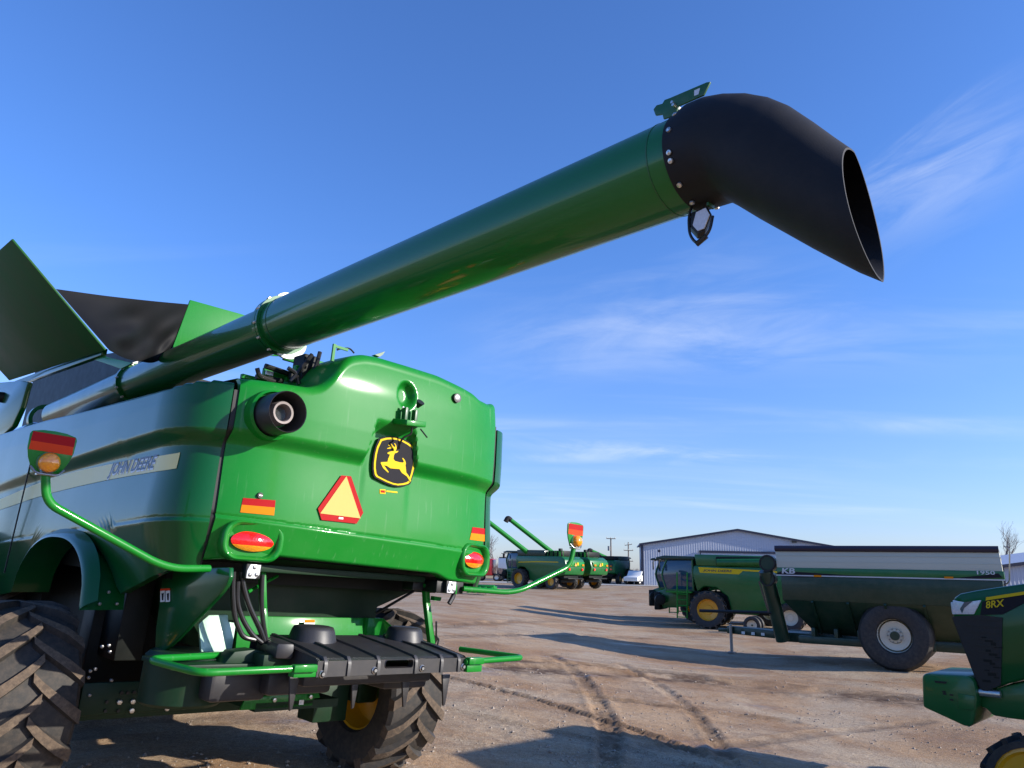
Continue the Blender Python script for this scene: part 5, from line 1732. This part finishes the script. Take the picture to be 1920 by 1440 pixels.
for k in range(1, 6):
    y = yF + (yB2 - yF) * k / 6
    MB().prism([(-1.70, y - 0.03, zk), (-1.70, y + 0.03, zk), (-0.72, y + 0.03, zb_ + 0.02), (-0.72, y - 0.03, zb_ + 0.02)], (-0.02, 0, -0.04)).build('slope_rib', M['green_cart'], cart)
# dark swoosh, letters, side markers on the band
sw_ = [kp(*q, X=-1.724) for q in ((1455, 1075), (1468, 1070), (1492, 1072), (1640, 1082), (1490, 1082), (1466, 1079))]
MB().prism(sw_, (-0.004, 0, 0)).build('swoosh', M['decal_black'], cart, smooth=0)
sw_ = [kp(*q, X=-1.724) for q in ((1880, 1083), (1872, 1075), (1850, 1078), (1800, 1083), (1700, 1084), (1830, 1085))]
MB().prism(sw_, (-0.004, 0, 0)).build('swoosh', M['decal_black'], cart, smooth=0)
a, b = kp(1466, 1076, X=-1.73), kp(1491, 1076, X=-1.73)
hgt = kp(1478, 1065, X=-1.73).z - kp(1478, 1075.5, X=-1.73).z
lettering('letters', 'KB', lambda u, v: Vector((-1.73, a.y - u, kp(1478, 1075.5, X=-1.73).z + v)), 0.4, M['letters_grey'], cart, shear=0.1, offset=0.012, width=abs(a.y - b.y), height=hgt)
a2, b2 = kp(1832, 1077, X=-1.73), kp(1866, 1077, X=-1.73)
hgt2 = kp(1850, 1070, X=-1.73).z - kp(1850, 1077.5, X=-1.73).z
lettering('numerals', '1950', lambda u, v: Vector((-1.73, a2.y - u, kp(1850, 1077.5, X=-1.73).z + v)), 0.4, M['letters_grey'], cart, offset=0.008, width=abs(a2.y - b2.y), height=hgt2)
for px in (1533, 1779):
    c = kp(px, 1080 + (3 if px > 1700 else 0), X=-1.735)
    MB().box(c, (0.02, 0.20, 0.05)).build('side_marker', M['amber_film'], cart)
MB().box((-1.725, (yF + yB2) / 2, zm + 0.005), (0.02, abs(yF - yB2), 0.03)).build('band_edge', M['letters_grey'], cart)
# chassis, tongue, jack
m = MB()
for x in (-0.62, 0.62):
    m.box((x, 0.6, 0.62), (0.16, abs(yF - yB2) - 0.4, 0.26))
for y in (-1.8, -0.8, 0.9, 1.5, 2.1):
    m.box((-0.95, y, 0.78), (0.5, 0.10, 0.34))
m.box((-1.15, 0.8, 0.62), (0.12, 3.4, 0.20)).box((0, 0, 0.75), (2.8, 0.3, 0.3))
m.build('chassis', M['green_cart'], cart, bevel=0.015)
tip = KF.at(1366, 1192, X=0.0)
m = MB().prism([(-0.5, yF - 0.4, 0.50), (0.5, yF - 0.4, 0.50), (0.14, tip.y, 0.58), (-0.14, tip.y, 0.58)], (0, 0, 0.22))
m.box((0, tip.y + 0.12, 0.66), (0.16, 0.35, 0.10)).box((-0.2, tip.y - 0.6, 0.72), (0.05, 0.3, 0.06))
m.build('tongue', M['green_cart'], cart, bevel=0.012)
m = MB().cyl((-0.22, tip.y - 0.15, 0.05), (-0.22, tip.y - 0.15, 0.85), 0.05, n=10).box((-0.22, tip.y - 0.15, 0.03), (0.22, 0.22, 0.04))
m.build('jack', M['steel'], cart)
for k in range(3):
    MB().box((-0.30 - 0.02 * k, tip.y - 0.55 - 0.3 * k, 0.63), (0.01, 0.10, 0.08)).build('tongue_label', M['white'], cart)
# folding auger at the front corner with a dished cap
af = kp(1440, 1062, X=-1.6)
lowp = kp(1480, 1190, X=-1.0)
au = MB().cyl(Vector((-1.0, yF + 0.1, 0.55)), Vector((-1.62, yF + 0.32, zl - 0.10)), 0.20, 0.20, 18).build('unloading_auger', M['green_cart'], cart)
for px, py, r in ((1439, 1056, 0.24), (1439, 1085, 0.22)):
    c = kp(px, py, X=-1.68)
    cc = MB().cyl(c + Vector((0.35, 0.02, 0)), c + Vector((-0.02, 0, 0)), r, n=20).build('auger_joint', M['green_cart'], au)
    MB().lathe([(r, 0.0), (r * 0.94, 0.05), (r * 0.80, 0.05), (r * 0.70, -0.04), (0, -0.05)], c, (-1, 0, 0), 24).build('joint_ring', M['seal'], cc)
b0, b1 = kp(1423, 1090, X=-1.75), kp(1441, 1148, X=-1.75)
MB().tube([b0, b1], 0.025, 8).build('auger_link', M['lug'], au)
rl0, rl1 = kp(1312, 1145, X=-1.4), kp(1447, 1149, X=-1.4)
MB().tube([rl0, rl1], 0.045, 8).build('drive_shaft', M['seal'], cart)
for s in (-1, 1):
    wheel(cart, s * 1.16, 0, 0.90, 0.92, 0.42, 'wheel', M['cream'], rimoff=0.22, side=s)
for k in range(10):
    a = 2 * math.pi * k / 10
    MB().cyl((-1.42, 0.17 * math.cos(a), 0.88 + 0.17 * math.sin(a)), (-1.475, 0.17 * math.cos(a), 0.88 + 0.17 * math.sin(a)), 0.022, n=6).build('wheel_nut', M['steel'], cart)
MB().cyl((-1.30, 0, 0.88), (-1.56, 0, 0.88), 0.13, 0.11, n=18).build('hub', M['green_cart'], cart)
# rear ladder and mast on the cart
m = MB().tube(fillet([kp(1880, 1098, X=-1.2), kp(1893, 1092, X=-1.2), kp(1893, 1030, X=-1.2), kp(1882, 1024, X=-1.2)], 0.1), 0.02, 6)
m.build('rear_rail', M['steel'], cart)
# small wheel-like dolly at the hitch: gauge wheels
GF = stand(*gpt(1414, 1188).xy, R(60))
dolly = thing('gauge_wheel', 'pair of small pale ringed wheels standing behind the cart tongue', 'wheels', GF)
for x in (-0.25, 0.35):
    wheel(dolly, x, 0, 0.36, 0.24, 0.20, 'wheel', M['cream'], tyre_mat=M['tyre_clean'])
MB().cyl((-0.3, 0, 0.34), (0.6, 0, 0.34), 0.04, n=8).build('axle', M['green_cart'], dolly)

# ---- tracked tractor at the right edge
T0 = Vector((5.387, 9.1, 0)); T0.z = ground_h(5.4, 9.1) + 0.0
TF = Frame(T0, R(45))
tractor = thing('tracked_tractor', 'dark green four-track tractor whose nose and front weight enter from the right', 'tractor', TF)
HX = -0.42
def tp(px, py, X=HX): return TF.at(px, py, X=X)
hood = [tp(*q) for q in ((1788, 1121), (1800, 1113), (1830, 1107), (1870, 1101), (1920, 1094), (2150, 1060), (2300, 1120), (2300, 1330), (1970, 1262), (1880, 1285), (1847, 1299), (1838, 1290), (1812, 1225), (1786, 1156))]
wid = 0.84
h = MB().prism(hood, (wid, 0, 0)).build('hood', M['green_side'], tractor, bevel=0.03)
MB().prism([tp(*q, X=HX - 0.006) for q in ((1786, 1156), (1838, 1153), (1880, 1158), (1877, 1284), (1847, 1298), (1838, 1290), (1812, 1225))], (-0.006, 0, 0)).build('grille', M['grille'], h)
MB().prism([tp(*q, X=HX - 0.005) for q in ((1849, 1127), (1920, 1114), (2000, 1100), (2000, 1118), (1920, 1131), (1880, 1152), (1838, 1153), (1842, 1128))], (-0.004, 0, 0)).build('black_band', M['decal_black'], h)
MB().prism([tp(*q, X=HX - 0.010) for q in ((1849, 1120), (1920, 1109), (2000, 1097), (2000, 1103), (1920, 1115), (1848, 1126))], (-0.003, 0, 0)).build('yellow_stripe', M['decal_yellow'], h, smooth=0)
MB().prism([tp(*q, X=HX - 0.010) for q in ((1786, 1125), (1808, 1129), (1840, 1125), (1826, 1152), (1785, 1152))], (0.02, 0, 0)).build('headlight', M['lamp_white'], h, bevel=0.008)
MB().prism([tp(*q, X=HX - 0.013) for q in ((1808, 1129), (1824, 1127), (1808, 1140), (1804, 1150), (1800, 1142))], (-0.003, 0, 0)).build('lamp_bezel', M['cab_glass'], h)
nose = tp(1787, 1138)
MB().box((0, nose.y + 0.015, nose.z - 0.01), (0.78, 0.03, 0.12)).build('front_light_bar', M['lamp_white'], h, bevel=0.008)
MB().prism([tp(*q, X=HX + 0.02) + Vector((0, 0.012, 0)) for q in ((1787, 1158), (1813, 1226), (1838, 1290), (1850, 1290), (1825, 1226), (1800, 1158))], (wid - 0.04, 0, 0)).build('front_grille', M['grille'], h)
a, b = tp(1849, 1141, X=HX - 0.013), tp(1884, 1137, X=HX - 0.013)
hg = tp(1866, 1127).z - tp(1866, 1140.5).z
lettering('letters', '8RX', lambda u, v: Vector((HX - 0.014, a.y - u, a.z + v + (b.z - a.z) * u / max(1e-4, abs(a.y - b.y)))), 0.3, M['decal_yellow'], h, shear=0.15, offset=0.006, width=abs(a.y - b.y), height=hg)
for k in range(9):
    a, b = tp(1800 + k * 4.5 + 8, 1160 + k * 12), tp(1874, 1164 + k * 12.5)
    MB().box(((HX - 0.013), (a.y + b.y) / 2, (a.z + b.z) / 2), (0.006, abs(a.y - b.y), 0.012)).build('grille_bar', M['seal'], h)
m = MB()
for k in range(14):
    q = tp(1845 + (k * 37 % 28), 1195 + k * 6.3, X=HX - 0.011)
    m.box(q, (0.008, 0.05 + 0.03 * (k % 2), 0.015 + 0.01 * (k % 3)))
m.build('works_behind_grille', M['shed_dark'], h, kind='stuff')
# lower frame and front weight
MB().prism([tp(*q, X=-0.34) for q in ((1838, 1302), (1880, 1287), (1980, 1265), (2200, 1290), (2200, 1420), (1930, 1352), (1890, 1347), (1862, 1342), (1848, 1328), (1838, 1326))], (0.68, 0, 0)).build('front_frame', M['green_far'], tractor, bevel=0.02)
wx = -0.50
wt_ = MB().prism([tp(*q, X=wx) for q in ((1728, 1268), (1735, 1262), (1802, 1266), (1818, 1268), (1826, 1278), (1830, 1294), (1833, 1312), (1826, 1356), (1818, 1364), (1806, 1361), (1730, 1326))], (0.95, 0, 0)).build('front_weight', M['green_far'], tractor, bevel=0.03)
MB().prism([tp(*q, X=wx - 0.004) for q in ((1752, 1276), (1776, 1278), (1774, 1282), (1754, 1280))], (-0.006, 0, 0)).build('weight_slot', M['seal'], wt_)
MB().prism([tp(*q, X=wx - 0.004) for q in ((1796, 1300), (1828, 1305), (1828, 1332), (1798, 1328))], (-0.012, 0, 0)).build('weight_lock', M['green_far'], wt_, bevel=0.004)
for px, py in ((1771, 1301), (1784, 1303), (1784, 1312), (1770, 1297)):
    c = tp(px, py, X=wx - 0.002)
    MB().box(c, (0.008, 0.035, 0.018)).build('casting_mark', M['seal'], wt_)
c = tp(1828, 1299, X=wx)
MB().cyl(c + Vector((0.1, -0.02, 0)), c + Vector((0.1, -0.22, 0)), 0.04, n=12).build('coupling_pin', M['zinc'], tractor)
# tracks
def track(x, yc, L, rI, z0, w, name):
    e = bpy.data.objects.new(name, None); COL.objects.link(e); e.parent = tractor; e.location = (x, yc, 0)
    prof = []
    for k in range(13):
        a = R(90 - 180 * k / 12)
        prof.append((L / 2 + rI * math.cos(a), rI + z0 + rI * math.sin(a)))
    for k in range(13):
        a = R(270 - 180 * k / 12)
        prof.append((-L / 2 + rI * math.cos(a), rI + z0 + rI * math.sin(a)))
    m = MB()
    outer = [Vector((0, y, z)) for y, z in prof]
    cz = rI + z0
    inner = [Vector((0, y * 0.93, cz + (z - cz) * 0.88)) for y, z in prof]
    k = len(outer)
    vs = [p + Vector((s * w / 2, 0, 0)) for s in (-1, 1) for p in outer] + [p + Vector((s * w / 2, 0, 0)) for s in (-1, 1) for p in inner]
    fs = []
    for i in range(k):
        j = (i + 1) % k
        fs += [(i, j, k + j, k + i), (2 * k + i, 3 * k + i, 3 * k + j, 2 * k + j), (i, 2 * k + i, 2 * k + j, j), (k + i, k + j, 3 * k + j, 3 * k + i)]
    m.add(vs, fs)
    per = [0]
    for i in range(k):
        per.append(per[-1] + (outer[(i + 1) % k] - outer[i]).length)
    n = int(per[-1] / 0.16)
    for q in range(n):
        s = per[-1] * q / n
        i = max(j for j in range(k) if per[j] <= s)
        f = (s - per[i]) / (per[i + 1] - per[i])
        p0, p1 = outer[i], outer[(i + 1) % k]
        c = p0.lerp(p1, f); d = (p1 - p0).normalized()
        nn = Vector((0, -d.z, d.y))
        if nn.dot(c - Vector((0, 0, cz))) < 0: nn = -nn
        for s_ in (-1, 1):
            rot = Matrix((Vector((1, 0, 0)), d, nn)).transposed() @ Matrix.Rotation(s_ * R(22), 3, 'Z')
            m.box(c + nn * 0.02 + Vector((s_ * w * 0.26, 0, 0)), (w * 0.5, 0.06, 0.05), rot)
    m.build('belt', M['tyre_clean'], e)
    for yy, r in ((L / 2, rI * 0.86), (-L / 2, rI * 0.86), (0, rI * 0.45)):
        zc_ = cz if r > rI * 0.6 else z0 + rI * 0.55
        MB().lathe([(r, w * 0.42), (r * 0.9, w * 0.43), (r * 0.82, w * 0.34), (r * 0.4, w * 0.30), (r * 0.35, w * 0.44), (0, w * 0.44)], (0, yy, zc_), (-1, 0, 0), 28).build('idler', M['yellow'], e)
for s in (-1, 1):
    ip = TF.at(1906, 1372, X=0.95)
    track(s * 0.98, -1.28, 1.15, 0.42, -0.02, 0.46, 'front_track')
    track(s * 1.02, -3.3, 1.6, 0.62, -0.02, 0.52, 'rear_track')
cb_ = MB().prism([(-0.85, y, z) for y, z in [(-2.9, 1.5), (-3.0, 3.0), (-4.6, 3.0), (-4.8, 1.5)]], (1.7, 0, 0)).build('cab', M['cab_glass'], tractor, bevel=0.05)
MB().box((0, -3.8, 3.10), (1.95, 2.0, 0.24)).build('cab_roof', M['green_far'], cb_, bevel=0.06)
MB().box((0, -2.9, 1.1), (1.0, 4.0, 0.9)).build('transmission', M['green_far'], tractor, bevel=0.04)

# ---- green header on the left of the yard
q = far_pt(910, 1104, 52)
hd = thing('crop_header', 'small bright green crop header lying in the yard, just past the big hood', 'crop header', stand(q.x, q.y, R(70)))
m = MB().box((0, 0, 0.42), (0.7, 1.5, 0.34)).cyl((-0.3, -0.8, 0.5), (-0.3, 0.8, 0.5), 0.18, n=12)
m.build('frame', M['green'], hd, bevel=0.03)
for k in range(4):
    MB().prism([(-0.4, -0.75 + 0.45 * k, 0.15), (-0.4, -0.75 + 0.45 * k, 0.6), (-1.25, -0.65 + 0.45 * k, 0.14)], (0, 0.22, 0)).build('snout', M['green'], hd, bevel=0.02)
MB().box((0.2, 0.95, 0.5), (0.4, 0.35, 0.5)).build('gearbox', M['green_old'], hd, bevel=0.05)
MB().box((-0.4, 0.1, 0.35), (0.05, 0.2, 0.12)).build('reflector', M['orange'], hd)
for k in range(4):
    MB().tube([(0.1, -1.2 + 0.6 * k, 0.3), (0.12, -1.2 + 0.6 * k, 0.0)], 0.02, 6).build('stand_leg', M['steel'], hd)

# ---- metal sheds
def shed(bl, width, yaw, eave, peak, depth, label, door=True, ribs=True):
    fr = Frame((bl.x, bl.y, ground_h(bl.x, bl.y)), yaw)
    t = thing('metal_shed', label, 'shed', fr)
    wall_m = paint('ribbed_grey_steel_' + str(int(width)), (0.40, 0.43, 0.50), 0.55, var=0.04, vscale=0.5)
    n = int(width / 0.30)
    def top(x):
        return eave + (peak - eave) * (1 - abs(x - width / 2) / (width / 2))
    if ribs:
        rows_b, rows_t = [], []
        for i in range(n):
            x = width * i / n
            s = width / n
            for dx, dy in ((0, 0), (0.55 * s, 0), (0.68 * s, -0.012), (0.87 * s, -0.012)):
                rows_b.append(Vector((x + dx, dy, 0))); rows_t.append(Vector((x + dx, dy, top(x + dx))))
        rows_b.append(Vector((width, 0, 0))); rows_t.append(Vector((width, 0, eave)))
        MB().grid([rows_b, rows_t]).build('gable_wall', wall_m, t, smooth=0)
    MB().prism([(0, 0.06, 0), (width, 0.06, 0), (width, 0.06, eave - 0.02), (width / 2, 0.06, peak - 0.02), (0, 0.06, eave - 0.02)], (0, depth, 0)).build('wall', wall_m, t)
    for a, b in (((-0.35, eave - 0.08), (width / 2, peak)), ((width / 2, peak), (width + 0.35, eave - 0.08))):
        MB().prism([(a[0], -0.35, a[1] + 0.02), (b[0], -0.35, b[1] + 0.02), (b[0], -0.35, b[1] + 0.16), (a[0], -0.35, a[1] + 0.16)], (0, depth + 0.7, 0)).build('roof', wall_m, t)
        MB().prism([(a[0], -0.40, a[1] - 0.06), (b[0], -0.40, b[1] - 0.06), (b[0], -0.40, b[1] + 0.20), (a[0], -0.40, a[1] + 0.20)], (0, 0.06, 0)).build('roof_trim', M['trim_dark'], t)
    for x in (0, width):
        MB().box((x, -0.05, eave / 2), (0.30, 0.22, eave)).build('corner_trim', M['trim_dark'], t)
    if door:
        d0, d1, dh = door
        dr = MB().box(((d0 + d1) / 2, -0.10, dh / 2), (d1 - d0, 0.08, dh)).build('sliding_door', wall_m, t)
        MB().box(((d0 + d1) / 2, -0.17, dh + 0.14), (d1 - d0 + 0.3, 0.16, 0.28)).build('door_track', M['trim_dark'], dr)
        MB().box((d0, -0.15, dh / 2), (0.10, 0.05, dh)).build('door_edge', M['trim_dark'], dr)
        k = int((d1 - d0) / 0.3)
        m = MB()
        for i in range(k):
            m.box((d0 + 0.3 * (i + 0.5), -0.15, dh / 2), (0.09, 0.03, dh - 0.02))
        m.build('door_ribs', wall_m, dr, kind='stuff')
    return t, fr
bl = far_pt(1205, 1096, 95)
yawb = R(-8)
sh, SF = shed(bl, 24.0, yawb, 5.05, 7.0, 11, 'wide pale grey steel shed with low gable and dark trim', door=(7.3, 18.0, 4.15))
MB().cyl(SF.mi @ (wpt(1236, 1033, 94.6) - SF.o) - Vector((0, 0.1, 0)), SF.mi @ (wpt(1236, 1033, 94.6) - SF.o) + Vector((0, 0.3, 0)), 0.18, n=12).build('vent', M['trim_dark'], sh)
c = SF.mi @ (wpt(1477, 1018, 97) - SF.o); c.y = -0.4
MB().box(c, (0.5, 0.5, 0.2)).build('gable_lamp', M['seal'], sh)
b2 = far_pt(1880, 1090, 60)
shed(b2, 22, R(-10), 2.9, 4.6, 20, 'second low grey shed, cut off by the right edge of view', door=False)

# ---- trees
def bare_tree(x, y, h, seed, label, group, spread=0.55):
    g = random.Random(seed)
    z = ground_h(x, y)
    t = thing('bare_tree', label, 'tree', Matrix.Translation((x, y, z)), group)
    trunk, crown = MB(), MB()
    def grow(p, d, l, r, lev):
        pts = [p]; q = p.copy(); dd = d.copy()
        for k in range(3):
            dd = (dd + Vector((g.uniform(-.16, .16), g.uniform(-.16, .16), g.uniform(-.04, .12)))).normalized()
            q = q + dd * (l / 3); pts.append(q.copy())
        rs = [r, r * 0.85, r * 0.7, r * 0.55]
        (trunk if lev < 2 else crown).tube(pts, r, 6 if lev < 2 else 3, rs=rs, cap=False)
        if lev >= 6 or r < 0.012: return
        for k in range(2 if lev < 1 else (3 if lev < 4 else 2)):
            ax = Vector((g.gauss(0, 1), g.gauss(0, 1), g.gauss(0, .4))).normalized()
            nd = (dd + ax * spread * g.uniform(0.7, 1.3) + Vector((0, 0, 0.12))).normalized()
            b = pts[-1] if k == 0 else pts[g.choice((1, 2, 3))]
            grow(b, nd, l * g.uniform(0.62, 0.85), max(0.011, r * 0.58), lev + 1)
    grow(Vector((0, 0, 0)), Vector((0, 0, 1)), h * 0.27, h * 0.022, 0)
    trunk.build('trunk', M['bark'], t, recalc=False)
    crown.build('crown', M['bark'], t, recalc=False)
q = far_pt(1890, 1085, 105); bare_tree(q.x, q.y, 10.5, 4, 'tall bare winter tree rising behind the grain cart', 'bare trees beyond the yard')
q = far_pt(1868, 1085, 125); bare_tree(q.x, q.y, 8.0, 9, 'thin bare tree just left of the tallest one behind the cart', 'bare trees beyond the yard')
q = far_pt(930, 1085, 118); bare_tree(q.x, q.y, 9.0, 12, 'bare tree above the red lorry, beside the big hood', 'bare trees beyond the yard', 0.7)
q = far_pt(948, 1085, 135); bare_tree(q.x, q.y, 6.5, 15, 'small bare tree behind the white trailer', 'bare trees beyond the yard', 0.7)

def treeline():
    m = MB()
    g = random.Random(5)
    V, F = [], []
    for k in range(15000):
        x = g.uniform(-260, 330); y = g.uniform(178, 205)
        hh = 5.2 * (0.70 + 0.50 * (0.5 + 0.5 * math.sin(x * 0.11 + 1.3 * math.sin(x * 0.043)))) * g.uniform(0.5, 1.0) * 0.80
        lean = g.gauss(0, 0.35)
        w = g.uniform(0.08, 0.26)
        z = ground_h(x, y) - 0.2
        z0 = z + hh * g.uniform(0, 0.45)
        a = Vector((x, y, z0)); b = Vector((x + lean * hh * 0.5, y + g.gauss(0, .3), z + hh))
        i = len(V)
        V += [a + Vector((-w, 0, 0)), a + Vector((w, 0, 0)), b + Vector((0.03, 0.05, 0)), a + Vector((0, w, 0.3))]
        F += [(i, i + 1, i + 2), (i + 1, i + 3, i + 2)]
    m.v, m.f, m.mi = [tuple(v) for v in V], F, [0] * len(F)
    o = m.build('woodland', M['treeline'], recalc=False, smooth=0)
    tag(o, 'far line of leafless brown woodland along the horizon', 'woodland', kind='stuff')
treeline()

# ---- poles
def pole(px, py_top, d, arms, label, extra=None):
    b = far_pt(px, 1085, d)
    z = ground_h(b.x, b.y)
    top = wpt(px, py_top, d).z
    t = thing('utility_pole', label, 'utility pole', Matrix.Translation((b.x, b.y, z)), 'poles along the road')
    H = top - z
    MB().cyl((0, 0, -0.3), (0, 0, H), 0.17, 0.11, 8).build('shaft', M['wood'], t)
    for k, (f, w, rot) in enumerate(arms):
        c = MB().box((0, -0.14, H * f), (w, 0.12, 0.14), Matrix.Rotation(R(rot), 3, 'Y')).build('crossarm', M['wood'], t)
        for sx in (-0.46, 0, 0.46):
            MB().cyl((w * sx, -0.14, H * f + 0.08), (w * sx, -0.14, H * f + 0.30), 0.06, n=6).build('insulator', M['steel'], c)
    if extra:
        MB().cyl((-0.35, -0.1, H * 0.70), (-0.35, -0.1, H * 0.70 + 0.8), 0.24, n=12).build('transformer', M['steel'], t)
    return t
pole(1146, 1008, 130, [(0.985, 1.6, 0)], 'tall pole with transformer above the shaded combine', True)
pole(1179, 1016, 150, [(0.93, 1.5, -10), (0.78, 1.9, 0), (0.50, 1.8, 3)], 'pole with three crossarms nearest the pale shed')
pole(945, 1037, 150, [(0.98, 1.3, 0)], 'slim pole above the white trailer near the big hood')
pole(1153, 1052, 170, [(0.97, 0.8, 0)], 'short thin pole between the two taller ones')

# ---- lorry, cars, signs along the road
q = far_pt(926, 1090, 100)
lr = thing('semi_truck', 'red lorry cab and white hopper trailer on the far road', 'lorry', stand(q.x, q.y, R(78)))
cabm = MB().prism([(-1.15, y, z) for y, z in [(0.0, 0.7), (0.0, 2.9), (1.2, 2.8), (1.5, 2.0), (2.6, 1.75), (2.7, 0.7)]], (2.3, 0, 0)).build('cab', M['truckred'], lr, bevel=0.1)
MB().box((-1.17, 0.75, 2.3), (0.03, 0.8, 0.55)).build('window', M['cab_glass'], cabm)
tr_ = MB().prism([(-1.2, y, z) for y, z in [(-0.8, 3.0), (-9.5, 3.0), (-9.5, 1.7), (-7.0, 1.5), (-5.2, 1.1), (-3.2, 1.5), (-0.8, 1.7)]], (2.4, 0, 0)).build('trailer', M['white'], lr, bevel=0.05)
MB().box((0, -5.2, 3.05), (2.4, 8.6, 0.14)).build('trailer_tarp', M['seal'], tr_)
MB().box((0, -3.5, 0.85), (1.0, 10, 0.25)).build('chassis', M['seal'], lr)
for y in (1.9, -0.6, -1.8, -7.4, -8.6):
    for s in (-1, 1):
        wheel(lr, s * 1.02, y, 0.5, 0.3, 0.28, 'wheel', M['zinc'], side=s)

def pickup(px, py, d, yaw, mat, label):
    q = far_pt(px, py, d)
    t = thing('pickup_truck', label, 'pickup truck', stand(q.x, q.y, yaw), 'light trucks beyond the yard')
    b = MB().prism([(-0.95, y, z) for y, z in [(2.6, 0.45), (2.65, 0.95), (1.4, 1.12), (0.8, 1.75), (-0.9, 1.75), (-1.1, 1.15), (-2.7, 1.15), (-2.7, 0.45)]], (1.9, 0, 0)).build('body', mat, t, bevel=0.08)
    for s in (-1, 1):
        MB().prism([(s * 0.955, y, z) for y, z in [(1.2, 1.18), (0.75, 1.65), (-0.8, 1.65), (-0.9, 1.18)]], (s * 0.01, 0, 0)).build('window', M['cab_glass'], b)
        for y in (1.7, -1.7):
            wheel(t, s * 0.85, y, 0.4, 0.26, 0.22, 'wheel', M['zinc'], side=s)
    MB().box((0, 2.66, 0.8), (1.4, 0.04, 0.2)).build('headlight', M['lamp_white'], b)
    return t
pickup(1196, 1094, 96, R(150), M['white'], 'white pickup parked between shaded combine and shed corner')
pickup(1104, 1089, 116, R(84), M['white'], 'white pickup driving along the far road')

def sign(px, py, d, hgt, shape, mat, label, cat, w, h):
    q = far_pt(px, 1088, d)
    z = ground_h(q.x, q.y)
    zt = wpt(px, py, d).z - z
    t = thing('road_sign', label, cat, Matrix.Translation((q.x, q.y, z)))
    MB().cyl((0, 0, 0), (0, 0, zt), 0.05, n=6).build('post', M['steel'], t)
    if shape == 'rect':
        MB().box((0, -0.08, zt), (w, 0.04, h)).build('panel', mat, t)
    else:
        a0 = 22.5 if shape == 8 else 0
        MB().prism([(w / 2 * math.cos(R(a0 + 360 * k / shape)), -0.08, zt + h / 2 * math.sin(R(a0 + 360 * k / shape))) for k in range(shape)], (0, 0.03, 0)).build('panel', mat, t)
    return t
sign(1106, 1077.5, 122, 3, 'rect', M['signgreen'], 'green direction sign by the far road', 'road sign', 1.1, 0.5)
sign(1100, 1082, 108, 2.5, 8, M['red'], 'red stop sign by the far road', 'road sign', 0.5, 0.5)
sign(1093, 1074, 112, 2.5, 4, M['orange'], 'small orange diamond sign by the far road', 'road sign', 0.6, 0.6)
